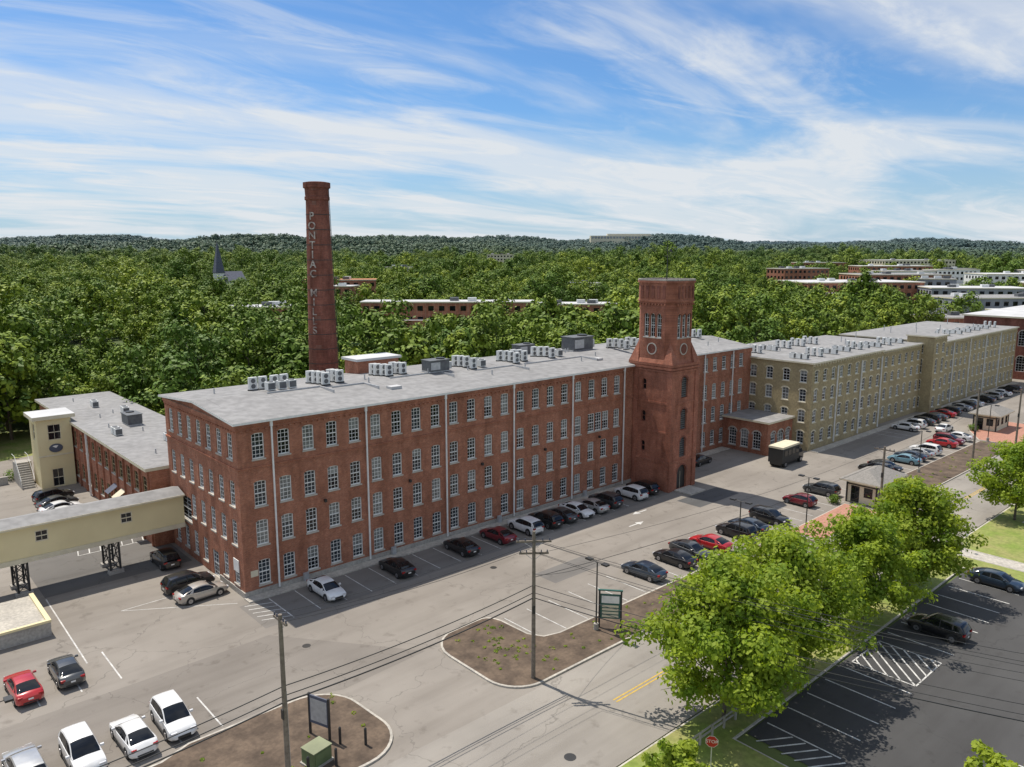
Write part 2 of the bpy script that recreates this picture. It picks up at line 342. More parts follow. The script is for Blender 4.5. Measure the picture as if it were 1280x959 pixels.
dr=MB(); dr.box(57.2,60.6,-9.3,-6.62,0,.16,CONL); dr.obj('entrance_step',mill)
# ------------------------------------------------------------ TAN MILL
om=empty('tan_mill_building')
OW=MB(); orow=[(1.1,3.2),(4.6,6.7),(8.0,10.1),(11.2,13.2)]
def oseg(u0,u1,v0,v1,z,sp=2.75,w=1.2,side=True):
    L=u1-u0; k=max(1,int(L/sp)); c=[L*(i+.5)/k for i in range(k)]
    dz=z-14.3; rr=[(a+dz*.8 if a>9 else a,b+dz*.8 if b>9 else b) for a,b in orow]
    wall(OW,(u0,v0),(u1,v0),0,z,ops_for(c,w,rr,.3),OLV,(0,-1),sill=CRM,archm=CRM,panes=(2,4))
    if side:
        L=v1-v0;k=max(1,int(L/3.0)); c=[L*(i+.5)/k for i in range(k)]
        wall(OW,(u0,v0),(u0,v1),0,z,ops_for(c,w,rr,.3),OLV,(-1,0),sill=CRM,archm=CRM,panes=(2,4))
    OW.poly([(u1,v0,0),(u1,v1,0),(u1,v1,z),(u1,v0,z)],OLV); OW.poly([(u0,v1,0),(u1,v1,0),(u1,v1,z),(u0,v1,z)],OLV)
    OW.box(u0-.05,u1+.05,v0-.1,v0-.004,z-1.0,z-.8,OLV)
    OW.box(u0-.35,u1+.1,v0-.35,v1+.2,z,z+.25,CRM,ROOF)
    n=int((u1-u0)/.9)
    for i in range(n): OW.box(u0+.9*i+.1,u0+.9*i+.3,v0-.25,v0-.004,z-.35,z-.003,CRM)
oseg(91,117,-8.1,13,14.3)
oseg(117,138,-7.0,13,13.8,side=False)
oseg(138,144.5,-9.3,-4,15.3,sp=3)
oseg(144.5,194.5,-8.1,13,13.6,side=False)
for x in(99.5,108.5,116.6,152,162,172,182): OW.box(x-.07,x+.07,-8.35,-8.15,.3,13.4,WHT)
OW.obj('walls',om)
an=MB()
wall(an,(83.3,-5.2),(83.3,3),0,5.2,[(1.2,2.6,.8,3.7,.6),(3.4,4.8,.8,3.7,.6),(5.6,7.0,.8,3.7,.6)],BR,(-1,0),sill=SIL,archm=SIL)
wall(an,(83.3,-5.2),(91,-5.2),0,5.2,[(1,2.4,.8,3.7,.6),(3,5,.05,3.7,1),(5.6,7,.8,3.7,.6)],BR,(0,-1),archm=SIL)
an.box(82.9,90.99,-5.6,2.99,5.2,5.5,CRM,ROOF); an.obj('entrance_annex',mill)
eb=empty('brick_warehouse'); q=MB()
wall(q,(200,-16),(200,6),0,15.5,ops_for([3,8,13,18],2.0,[(2,6),(8.5,12.5)],1),BRC,(-1,0),archm=SIL)
wall(q,(200,-16),(262,-16),0,15.5,ops_for([4+6*i for i in range(9)],2.4,[(2,6),(8.5,12.5)],1),BRC,(0,-1),archm=SIL)
q.poly([(200,6,0),(262,6,0),(262,6,15.5),(200,6,15.5)],BRC); q.poly([(262,-16,0),(262,6,0),(262,6,15.5),(262,-16,15.5)],BRC)
q.box(199.6,262.4,-16.4,6.4,15.5,15.9,CRM,ROOFL); q.obj('walls',eb)
# ------------------------------------------------------------ left wing
lw=empty('low_brick_wing_building'); q=MB()
wc=[2+3.0*k for k in range(11)]
wall(q,(-2,19.2),(-2,54),0,8.6,ops_for(wc,1.5,[(1.2,3.4),(5.4,7.6)],.2),BR,(-1,0),sill=SIL,glass=GL3,frame=OLV,panes=(2,4))
wall(q,(-2,54),(-2,73),0,8.6,ops_for([3,6.5,10,13.5,17],1.4,[(1.2,3.4),(5.4,7.6)],.2),BR,(-1,0),sill=SIL,glass=GL3,frame=OLV)
q.poly([(-2,19.2,0),(8,19.2,0),(8,19.2,8.6),(-2,19.2,8.6)],BR);q.poly([(-2,73,0),(8,73,0),(8,73,8.6),(-2,73,8.6)],BR);q.poly([(8,19.2,0),(8,73,0),(8,73,8.6),(8,19.2,8.6)],BR)
q.box(-2.5,8.5,19.06,73.5,8.6,8.95,CRM,ROOF)
for k in range(12): q.box(-2.2,-2.004,19.6+3*k-.1,19.6+3*k+.1,0,8.598,BR)
for v in(22.5,25.5,28.5,31.5): q.poly([(-2.1,v,4.2),(-3.3,v,3.4),(-3.3,v+1.6,3.4),(-2.1,v+1.6,4.2)],R.choice([SLATE,CRM]))
q.box(-2.4,-2.2,44,44.2,0,8.6,WHT)
q.obj('walls',lw)
q=MB()
wall(q,(-6.5,51.6),(-2.3,51.6),0,9.6,[(1.3,2.9,6.6,8.8),(1.4,2.8,.05,2.6)],BOL,(0,-1),glass=GL3,frame=CRM,panes=(2,2))
wall(q,(-6.5,51.6),(-6.5,56),0,9.6,[(1.5,2.9,6.6,8.8)],BOL,(-1,0),glass=GL3,frame=CRM,panes=(2,2))
q.poly([(-2.3,51.6,0),(-2.3,56,0),(-2.3,56,9.6),(-2.3,51.6,9.6)],BOL);q.poly([(-6.5,56,0),(-2.3,56,0),(-2.3,56,9.6),(-6.5,56,9.6)],BOL)
q.box(-7,-1.8,51.1,56.5,9.6,10.1,CRM,ROOFL)
q.box(-6.55,-2.3,51.52,51.596,4.4,4.6,CRM)
q.obj('stair_tower',lw)
q=MB()
for k in range(24):
    t=2*math.pi*k/24;t2=2*math.pi*(k+1)/24
    q.poly([(-4.4+.85*math.cos(t),51.5,5.5+.6*math.sin(t)),(-4.4+.85*math.cos(t2),51.5,5.5+.6*math.sin(t2)),(-4.4,51.5,5.5)],SLATE)
    q.poly([(-4.4+.6*math.cos(t),51.48,5.5+.38*math.sin(t)),(-4.4+.6*math.cos(t2),51.48,5.5+.38*math.sin(t2)),(-4.4,51.48,5.5)],WHT if 3<k<9 else SLATE)
q.obj('round_sign',lw)
q=MB()
for i in range(12): q.box(-8.6,-7.0,56.5-.3*i,56.8-.3*i,0,3.0-.25*i,CON)
q.box(-8.6,-6.6,56.8,58.5,0,3.0,CON)
for x in(-8.6,-7.0): q.tube((x,58.5,4),(x,56.6,4),.03,.03,WHT,5);q.tube((x,56.6,4),(x,53.2,1.2),.03,.03,WHT,5)
for i in range(9): q.tube((-8.6,56.6-.42*i,2.9-.33*i),(-8.6,56.6-.42*i,4-.35*i),.025,.025,WHT,5)
q.obj('outdoor_staircase')
q=MB(); q.box(-60,-9.5,57.5,57.9,0,1.1,CON); q.box(-60,-10,62.5,62.9,0,1.8,CON); q.obj('retaining_wall')
# ------------------------------------------------------------ covered bridge
cb=empty('covered_footbridge'); q=MB()
bz0,bz1=3.6,6.9
bo=[(a,a+1.1,5.0,6.1) for a in (4,11.5,19,26.5,34,41.5)]
wall(q,(-48,14.4),(-.25,14.4),bz0,bz1,bo,BOL,(0,-1),depth=.1,glass=GL3,frame=CRM,panes=(2,2))
wall(q,(-48,17.2),(-.25,17.2),bz0,bz1,bo,BOL,(0,1),depth=.1,glass=GL3,frame=CRM,panes=(2,2))
q.poly([(-48,14.4,bz0),(-.25,14.4,bz0),(-.25,17.2,bz0),(-48,17.2,bz0)],MDK)
q.poly([(-48,13.9,bz1),(-.25,13.9,bz1),(-.25,15.8,bz1+.45),(-48,15.8,bz1+.45)],ROOF);q.poly([(-48,17.7,bz1),(-.25,17.7,bz1),(-.25,15.8,bz1+.45),(-48,15.8,bz1+.45)],ROOF)
q.box(-48,-.25,13.85,13.95,bz1-.18,bz1-.01,CRM); q.box(-48,-.25,14.25,14.395,bz0-.35,bz0+.1,CRM); q.box(-48,-.25,17.205,17.35,bz0-.35,bz0+.1,CRM)
q.obj('enclosure',cb)
q=MB()
for u in(-7.3,-15.3,-27,-39):
    for du_ in(-.45,.45):
        for v in(14.5,17.1):
            q.box(u+du_-.09,u+du_+.09,v-.09,v+.09,.3,bz0-.36,MDK)
        q.tube((u+du_,14.5,.4),(u+du_,17.1,bz0-.4),.05,.05,MDK,5);q.tube((u+du_,17.1,.4),(u+du_,14.5,bz0-.4),.05,.05,MDK,5)
    for v in(14.5,17.1):
        for z in(.4,1.4,2.4): q.tube((u-.45,v,z),(u+.45,v,z+.9),.04,.04,MDK,5);q.tube((u+.45,v,z),(u-.45,v,z+.9),.04,.04,MDK,5)
        q.box(u-.7,u+.7,v-.35,v+.35,0,.35,CON)
q.obj('steel_trestles',cb)
q=MB(); q.box(-50,-15.2,4.0,11,0,1.25,CON,CONL); q.box(-50,-15.15,3.9,4.2,1.25,1.45,BOL); q.box(-15.5,-15.15,4.2,11,1.25,1.45,BOL); q.obj('loading_dock')
# ------------------------------------------------------------ chimney
ch=empty('brick_chimney'); q=MB(); CX,CY=26.2,32
def ring(r,n=16): return [(CX+r*math.cos(2*math.pi*(i+.5)/n),CY+r*math.sin(2*math.pi*(i+.5)/n)) for i in range(n)]
prof=[(0,2.6),(14,2.1),(39.0,1.55),(39.1,1.7),(39.5,1.7),(39.6,1.6),(40.6,1.65),(40.7,1.85),(41.4,1.85),(41.5,1.3)]
for (z0,r0),(z1,r1) in zip(prof,prof[1:]): q.loft(ring(r0),z0,ring(r1),z1,BRC)
q.prism(ring(1.2),41.0,41.3,MDK)
for z in [14.5+2.05*k for k in range(12)]:
    r=2.1-(z-14)*.022; q.loft(ring(r+.04),z,ring(r+.04),z+.09,MDK)
q.tube((CX+1.5,CY-2,10),(CX+1.05,CY-1.35,41),.04,.04,MDK,5)
q.obj('stack',ch)
dl=Vector((-.86,-.51)).normalized(); txt="PONTIAC MILLS"
LW=M('weathered_glazed_brick',(.60,.55,.50),.7,(.20,.11,.085),2.0,7)
for i,c in enumerate(txt):
    if c==' ':continue
    z=36.4-1.3*i
    cu=bpy.data.curves.new('letter_'+c,'FONT'); cu.body=c; cu.size=1.45; cu.extrude=.04; cu.offset=.015; cu.align_x='CENTER'; cu.materials.append(LW)
    o=bpy.data.objects.new('letter_'+c,cu); root.objects.link(o); r=2.1-(z+.4-14)*.022+.02
    o.location=(CX+dl.x*r,CY+dl.y*r,z); o.rotation_euler=(math.pi/2,0,math.atan2(dl.x,-dl.y)); o.parent=ch
# ------------------------------------------------------------ GROUND
CAMX,CAMY=-27.3,-67.8
radii=[0,60,120,200,260]+[300+50*k for k in range(12)]+[900+75*k for k in range(50)]+[4700,5200,6000,8000,16000]; NA=220
def hgt(x,y):
    d=math.hypot(x-CAMX,y-CAMY)
    if d<280: return -.05
    t0=min(1,(d-280)/200)
    h=-.05+t0*9*max(-.1,mn.noise(Vector((x/230,y/230,31))))
    if d>800:
        t=min(1,(d-800)/2000); t=t*t*(3-2*t)
        n=mn.noise(Vector((x/700,y/700,0)))*.9+mn.noise(Vector((x/1600,y/1600,3.3)))*.9+mn.noise(Vector((x/280,y/280,9)))*.25
        t2=min(1,(d-800)/500)
        h+=t*(32+52*n)+t2*24*max(0,mn.noise(Vector((x/400,y/400,21)))+.1)
    return h
gv=[];gf=[]
for r in radii:
    for a in range(NA):
        t=2*math.pi*a/NA; x=CAMX+r*math.cos(t); y=CAMY+r*math.sin(t); gv.append((x,y,hgt(x,y)))
for i in range(len(radii)-1):
    for a in range(NA): gf.append((i*NA+a,i*NA+(a+1)%NA,(i+1)*NA+(a+1)%NA,(i+1)*NA+a))
gv=[(x,y,-.05 if (-110<x<300 and -95<y<95) else (min(z,-.05) if -50<y<-20 else z)) for x,y,z in gv]
me=bpy.data.meshes.new('ground'); me.from_pydata(gv,[],gf); me.materials.append(GRD); me.polygons.foreach_set('use_smooth',[True]*len(gf)); addobj('ground',me)
def sheet(name,pts,z,m):
    q=MB(); q.poly([(x,y,z) for x,y in pts],m); return q.obj(name)
def rect(a,b,c,d): return [(a,c),(b,c),(b,d),(a,d)]
sheet('parking_lot',[(-110,-29.3),(290,-29.3),(290,26),(10,26),(10,76),(-60,62),(-110,62)],0,ASP)
sheet('road',rect(-400,300,-39.1,-29.3),.0,ASR)
sheet('side_parking_lot',[(15.5,-90),(57.5,-90),(57.5,-42.7),(16.5,-42.7)],.0,ASD)
sheet('lawn',[(-110,76),(-60,62),(10,76),(10,95),(-110,95)],.0,GRS)
sheet('facade_strip',[(-1.2,-6.9),(56,-6.9),(56,-1.3),(-1.2,-1.3)],.004,asphalt('darker_asphalt',(.24,.222,.20),(.195,.18,.163)))  # somewhat darker asphalt band along the mill front
sheet('driveway_patch',[(-14,12.6),(-.4,12.6),(-.4,30),(-14,40)],.004,asphalt('patched_asphalt',(.17,.16,.148),(.135,.128,.118)))
sheet('driveway_patch',[(-60,-18.4),(-10.5,-18.4),(-4.5,-18.3),(-1,-19.8),(6.8,-19.2),(-1.5,-8.2),(-12,-8.6),(-60,-8.6)],.004,asphalt('worn_asphalt',(.25,.226,.198),(.205,.184,.162),.6,.12))
sheet('tower_shadow_patch',rect(54,63,-13,-9.4),.006,asphalt('tower_shadow_asphalt',(.12,.12,.12),(.095,.095,.095)))  # the tower's cast shadow painted on the ground as a dark asphalt sheet
sheet('asphalt_patch',rect(24,31,-17,-14),.004,asphalt('patch_asphalt',(.2,.19,.175),(.17,.16,.15)))
q=MB(); q.box(-.2,56,-1.3,-.14,0,.12,CONL); q.box(62,83,1.2,2.8,0,.12,CONL); q.box(91,194,-9.8,-8.4,0,.12,CONL); q.obj('facade_pavement')
def island(name,pts,inner,kerb=CONL,h=.13,w=.18):
    bm=bmesh.new(); vs=[bm.verts.new((x,y,0)) for x,y in pts]; f=bm.faces.new(vs)
    r=bmesh.ops.extrude_face_region(bm,geom=[f])
    top=[e for e in r['geom'] if isinstance(e,bmesh.types.BMFace)][0]
    for v in top.verts: v.co.z=h
    for ff in bm.faces: ff.material_index=0
    bmesh.ops.inset_region(bm,faces=[top],thickness=w); top.material_index=1
    bmesh.ops.translate(bm,verts=list(top.verts),vec=(0,0,.012))
    me=bpy.data.meshes.new(name); bm.to_mesh(me); bm.free(); me.materials.append(kerb); me.materials.append(inner); return addobj(name,me)
def arc(cx,cy,r,a0,a1,n=8): return [(cx+r*math.cos(math.radians(a0+(a1-a0)*i/n)),cy+r*math.sin(math.radians(a0+(a1-a0)*i/n))) for i in range(n+1)]
island('planting_bed',arc(10.6,-26.1,3.0,180,270)+[(42,-29.1)]+arc(42.3,-26.8,2.2,-85,85)+[(17,-24.4),(15.6,-24.0),(14.9,-22.8),(14.8,-19.6)]+arc(13.4,-19.3,1.3,10,100,4)+arc(10.9,-21.3,3.3,110,180,5),MUL)
island('planting_bed',arc(-4.2,-25.4,3.2,-88,0)+arc(-4.6,-22.2,3.4,0,92)+[(-12,-18.8),(-14,-19.6),(-40,-19.6),(-40,-28.7)],MUL)
island('planting_bed',[(47,-28.8),(53.6,-28.8),(53.6,-25.2),(46.4,-25.0),(45.6,-27)],MUL)
island('planting_bed',[(81,-29.8),(119.5,-29.8),(119.5,-24.5),(81,-24.2)],MUL)
island('planting_bed',[(141,-29.8),(190,-29.8),(190,-25),(141,-25)],MUL)
island('brick_plaza',[(54.2,-29.1),(69,-29.1),(80.5,-29.6),(80.5,-28.4),(69,-28.4),(69,-24.6),(54.2,-25)],PLZ,h=.1)
island('brick_plaza',[(120.2,-30),(140.4,-30),(140.4,-20.2),(127,-20.2),(120.2,-24)],PLZ,h=.1)
island('grass_verge',[(-60,-60),(15.2,-60),(15.2,-42.6),(57.6,-42.4),(57.6,-90),(61,-90),(61,-39.3),(-60,-39.3)],GRS)
island('grass_verge',[(63.4,-90),(160,-90),(160,-39.3),(77,-39.3),(66,-39.3),(63.4,-40.5)],GRS)
q=MB(); q.box(61.05,63.35,-90,-39.3,0,.13,CONL); q.obj('sidewalk')
q=MB(); q.box(77.5,160,-43.6,-42.2,.146,.155,CONL); q.obj('sidewalk')
sheet('side_parking_lot',[(66,-90),(120,-90),(120,-47),(66,-47)],.152,ASD)
# markings
q=MB()
def ln(x0,y0,x1,y1,w=.11,z=.009,m=LINE):
    d=Vector((x1-x0,y1-y0)).normalized(); n=Vector((-d.y,d.x))*w/2
    q.poly([(x0+n.x,y0+n.y,z),(x1+n.x,y1+n.y,z),(x1-n.x,y1-n.y,z),(x0-n.x,y0-n.y,z)],m)
for k in range(19):
    u=4.2+2.72*k
    if u<55: ln(u,-1.5,u,-6.6,.09)
ln(1.6,-1.5,1.6,-6.6)
for k in range(5): ln(-.8,-1.6-.9*k,1.5,-2.5-.9*k,.1)
for k in range(23):
    u=15.4+2.72*k
    if u<43.5 or 47<u<78: ln(u,-19.2,u,-24.2,.09)
for k in range(14): ln(84+2.72*k,-18.8,84+2.72*k,-24)
for k in range(26): ln(112+2.72*k,-10,112+2.72*k,-15)
for k in range(10): ln(-34+2.72*k,-13.6,-34+2.72*k,-18.3)
for k in range(4): ln(-21+2.72*k,-1.8,-21+2.72*k,-7.2)
ln(-14,12.2,-14.2,-3); ln(-9.5,5,-1,-.5,.08); ln(-9.5,5,-.8,5.2,.08)
for k in range(7): ln(-9+1.1*k,22,-8.2+1.1*k,26)
ln(-9,22,-1.5,22); ln(-9,26,-.8,26)
for (ax,ay,s) in((43,-11.5,1),(47,-9,-1)):
    ln(ax-1.2*s,ay,ax+.4*s,ay,.18); q.poly([(ax+.4*s,ay-.45,.009),(ax+1.5*s,ay,.009),(ax+.4*s,ay+.45,.009)],LINE)
for a,b in((-200,-6),(12.8,19.5),(44,70),(83,290)):
    ln(a,-34.1,b,-34.1,.12,.009,YEL); ln(a,-34.4,b,-34.4,.12,.009,YEL)
for k in range(14):
    u=18.6+2.78*k
    if 30.5<u<36: continue
    ln(u,-43,u,-48.2,.12)
ln(31,-43.2,36,-43.2);ln(31,-48,36,-48);ln(31,-43.2,31,-48);ln(36,-43.2,36,-48)
for k in range(9):
    c=k*1.05+.6; x0,y0=max(0,c-4.8),min(4.8,c); x1,y1=min(5,c),max(0,c-5)
    if x1>x0: ln(31+x0,-43.2-y0,31+x1,-43.2-y1,.13)
for k in range(7): ln(16.2,-43.6-.9*k,18.4,-45.0-.9*k,.12)
for k in range(14): ln(18+2.78*k,-56,18+2.78*k,-66,.12)
ln(18,-61,56,-61,.12)
q.obj('pavement_markings')
q=MB(); q.tube((5.8,-36.5,.002),(5.8,-36.5,.01),.4,.4,MDK,20); q.tube((22,-10,.002),(22,-10,.01),.35,.35,MDK,16); q.tube((0,-12,.006),(0,-12,.012),.35,.35,MDK,16); q.obj('manhole_cover')
def leafball(q,x,y,z,s,n,ls,leaf,rr,flat=.8):
    mi=q.mi(leaf)
    for k in range(n):
        d=Vector((rr.gauss(0,1),rr.gauss(0,1),rr.gauss(.3,1))).normalized(); r=s*rr.uniform(.5,1.12)
        c=Vector((x+d.x*r,y+d.y*r,z+d.z*r*flat)); nn=(d+Vector((rr.gauss(0,.5),rr.gauss(0,.5),rr.gauss(.25,.5)))).normalized()
        a=nn.orthogonal().normalized(); b=nn.cross(a); th=rr.random()*6.28; a,b=a*math.cos(th)+b*math.sin(th),b*math.cos(th)-a*math.sin(th)
        e=ls*rr.uniform(.6,1.25); k0=len(q.v)
        q.v+=[tuple(c+a*e),tuple(c+b*e*.6),tuple(c-a*e*.9),tuple(c-b*e*.6)]; q.f.append((k0,k0+1,k0+2,k0+3)); q.m.append(mi)
rr=random.Random(3)
q=MB()
for i in range(130):
    x,y=rr.choice([(rr.uniform(9,42),rr.uniform(-28.6,-25)),(rr.uniform(-30,-2),rr.uniform(-28,-20)),(rr.uniform(82,119),rr.uniform(-29,-25)),(rr.uniform(9,14),rr.uniform(-25,-19.5))])
    leafball(q,x,y,.16,rr.uniform(.1,.3),24,.08,LEAFS,rr,.5)
q.obj('weeds')
for (x,y,s) in((68.2,-23.6,.8),(78,-24.6,.9),(79.4,-26,.8),(48,-26,.6),(50,-27.4,.7),(-8.7,59.5,1.1),(-12,60,1.3),(-17,60.3,1.2),(-23,60,1.4),(127,-21,.9)):
    q=MB(); leafball(q,0,0,s*.6,s,420,.12,LEAF,rr,.75); leafball(q,s*.7,.3,s*.5,s*.7,250,.12,LEAF,rr,.75); q.obj('shrub',None,None,(x,y,.1))
# ------------------------------------------------------------ cars
TIRE=M('tyre',(.02,.02,.02),.8); RIM=M('wheel_rim',(.4,.4,.42),.3,metal=.8); CGL=glassmat('car_glass',(.012,.014,.017),.03)
HL=M('headlight',(.7,.7,.72),.15); TL=M('taillight',(.35,.01,.01),.2); PLS=M('black_plastic',(.025,.025,.025),.6)
def paint(name,c,metal=.3):
    m,nt,b=newmat(name); b.inputs['Roughness'].default_value=.32; b.inputs['Metallic'].default_value=metal
    b.inputs['Coat Weight'].default_value=.8; b.inputs['Coat Roughness'].default_value=.05
    col=mixrgb(nt,noisef(nt,geo(nt),1.2,3),c,tuple(x*.85 for x in c)); nt.links.new(col,b.inputs['Base Color']); return m
PC={'k':paint('paint_black',(.014,.014,.016)),'w':paint('paint_white',(.76,.76,.75),0),'r':paint('paint_red',(.45,.015,.02),.1),'d':paint('paint_dark_grey',(.06,.065,.07)),
'b':paint('paint_dark_blue',(.025,.045,.075)),'s':paint('paint_silver',(.5,.5,.49),.5),'c':paint('paint_light_blue',(.18,.34,.42)),'m':paint('paint_maroon',(.2,.015,.025)),'t':paint('paint_champagne',(.5,.46,.41),.4)}
def interp(tab,x):
    if x<=tab[0][0]: return tab[0][1]
    for (a,va),(b,vb) in zip(tab,tab[1:]):
        if x<=b:
            t=(x-a)/(b-a); t=t*t*(3-2*t)*.5+t*.5; return va+(vb-va)*t
    return tab[-1][1]
def car_mesh(kind):
    mb=MB(); P=PC['k']; mb.mi(P)
    S={'sedan':dict(L=(-2.38,2.40),w=.91,belt=[(-2.38,.80),(-2.3,.98),(-1.8,1.07),(-.5,.97),(1.0,.93),(1.5,.90),(2.1,.78),(2.33,.62),(2.4,.5)],roof=[(-1.95,1.06),(-1.5,1.24),(-1.0,1.38),(-.4,1.45),(.1,1.45),(.45,1.38),(.85,1.18),(1.3,.93)],wx=1.42,wr=.33,fg=.45,rg=-1.05,tw=.60),
       'suv':dict(L=(-2.33,2.38),w=.94,belt=[(-2.33,.85),(-2.25,1.08),(-1.8,1.14),(-.5,1.08),(.95,1.06),(1.5,1.03),(2.1,.92),(2.33,.74),(2.38,.6)],roof=[(-2.28,1.12),(-2.1,1.40),(-1.85,1.62),(-1.2,1.69),(-.3,1.71),(.15,1.68),(.5,1.55),(.85,1.32),(1.25,1.06)],wx=1.42,wr=.37,fg=.2,rg=-1.85,tw=.66),
       'hatch':dict(L=(-2.05,2.12),w=.88,belt=[(-2.05,.8),(-1.98,1.0),(-1.5,1.04),(-.4,.98),(.9,.95),(1.35,.9),(1.85,.78),(2.06,.62),(2.12,.5)],roof=[(-2.0,1.02),(-1.75,1.3),(-1.4,1.45),(-.6,1.51),(0,1.49),(.35,1.4),(.7,1.2),(1.15,.95)],wx=1.27,wr=.33,fg=.2,rg=-1.45,tw=.61)}[kind]
    x0,x1=S['L'];w=S['w']; NS=22; k=len(mb.v); n=13
    for i in range(NS):
        t=i/(NS-1); x=x0+(x1-x0)*t
        e=min(x-x0,x1-x); end=min(1,max(0,e)/.42); hw=w*(.70+.30*math.sqrt(1-(1-end)**2))
        zt=interp(S['belt'],x); zb=.20+.16*(1-end)
        half=[(hw*.86,zb),(hw*.97,zb+.10),(hw*1.0,zb+(zt-zb)*.42),(hw*.985,zb+(zt-zb)*.72),(hw*.94,zt-.05),(hw*.84,zt-.005)]
        mb.v+=[(x,-y,z) for y,z in half]+[(x,0,zt+.035*min(1,end+.2))]+[(x,y,z) for y,z in half[::-1]]
    for i in range(NS-1):
        for j in range(n-1):
            mb.f.append((k+i*n+j,k+i*n+j+1,k+(i+1)*n+j+1,k+(i+1)*n+j)); mb.m.append(0)
    for i in(0,NS-1): mb.f.append(tuple(k+i*n+j for j in range(n))); mb.m.append(0)
    g0,g1=S['roof'][0][0],S['roof'][-1][0]; NG=18; k=len(mb.v); m=9; gi=mb.mi(CGL); zmax=max(z for _,z in S['roof'])
    gx=[g0+(g1-g0)*i/(NG-1) for i in range(NG)]
    for x in gx:
        zr=interp(S['roof'],x); zb=interp(S['belt'],x)-.03; f=max(0.02,(zr-zb)/(zmax-zb)); bw=w*.90; tw=bw+(S['tw']*w/.91-bw)*f
        e=min(1,(min(x-g0,g1-x)+.05)/.4); bw*=.93+.07*e; tw=min(tw,bw)
        sh=min(.08,(zr-zb)*.3)
        half=[(bw,zb),(tw+.035,max(zb,zr-sh*1.3)),(tw-.03,zr-sh*.3),(tw*.6,zr+.005)]
        mb.v+=[(x,-y,z) for y,z in half]+[(x,0,zr+.02)]+[(x,y,z) for y,z in half[::-1]]
    for i in range(NG-1):
        xm=(gx[i]+gx[i+1])/2
        for j in range(m-1):
            if j in(0,7): mat=gi
            elif j in(1,6): mat=0
            else: mat=gi if (xm>S['fg']+.02 or xm<S['rg']-.02) else 0
            mb.f.append((k+i*m+j,k+i*m+j+1,k+(i+1)*m+j+1,k+(i+1)*m+j)); mb.m.append(mat)
    for px in ([-.35] if kind!='suv' else [-.35,-1.35]):
        zr=interp(S['roof'],px)-.1; zb=interp(S['belt'],px)-.03; f=(zr+.1-zb)/(zmax-zb); bw=w*.9; tw=bw+(S['tw']*w/.91-bw)*f+.035
        for s in(-1,1): mb.poly([(px-.05,s*(bw+.006),zb),(px+.05,s*(bw+.006),zb),(px+.04,s*(tw+.006),zr),(px-.04,s*(tw+.006),zr)],PLS)
    px=S['rg']+.05
    for s in(-1,1):
        zb=interp(S['belt'],px-.3)-.02; zr=interp(S['roof'],px)-.08; f=(zr+.08-zb)/(zmax-zb); bw=w*.9; tw=bw+(S['tw']*w/.91-bw)*f+.035
        mb.poly([(px-.42,s*(bw*.99+.008),zb),(px-.1,s*(bw+.008),zb),(px+.06,s*(tw+.008),zr),(px-.06,s*(tw+.008),zr)],P)
    wr=S['wr']; wx=S['wx']; hw=w
    for x in(-wx+.02,wx):
        for s in(-1,1):
            mb.tube((x,s*(hw-.30),wr+.03),(x,s*(hw+.004),wr+.03),wr+.07,wr+.07,PLS,20)
            mb.tube((x,s*(hw-.2),wr),(x,s*(hw+.02),wr),wr,wr,TIRE,20)
            mb.tube((x,s*(hw-.1),wr),(x,s*(hw+.03),wr),wr*.68,wr*.64,RIM,10)
            mb.tube((x,s*(hw+.0),wr),(x,s*(hw+.034),wr),wr*.16,wr*.14,PLS,8)
    zf=interp(S['belt'],x1-.2); zr_=interp(S['belt'],x0+.1); zbm=interp(S['belt'],.6)
    for s in(-1,1):
        a,b=sorted((s*.42,s*w*.86)); mb.box(x1-.28,x1-.065,a,b,zf-.17,zf-.05,HL)
        a,b=sorted((s*.5,s*w*.88)); mb.box(x0+.02,x0+.2,a,b,zr_-.24,zr_-.08,TL)
        a,b=sorted((s*(w*.93),s*(w+.15))); mb.box(.78,.92,a,b,zbm+.02,zbm+.15,P)
        a,b=sorted((s*w*.97,s*(w+.006))); mb.box(-1.0,1.0,a,b,.2,.29,PLS)
    mb.box(x1-.08,x1+.008,-.42,.42,.36,.56,PLS); mb.box(x0-.006,x0+.06,-.5,.5,.38,.48,PLS)
    mb.box(x0-.01,x0+.03,-.16,.16,.6,.72,WHT)
    return mb.mesh('car_'+kind,40)
CM={k:car_mesh(k) for k in('sedan','suv','hatch')}
def car(x,y,kind,col,h,name='parked_car'):
    o=addobj(name,CM[kind],None,(x,y,.006),math.radians(h+R.uniform(-1.8,1.8)))
    o.material_slots[0].link='OBJECT'; o.material_slots[0].material=PC[col]
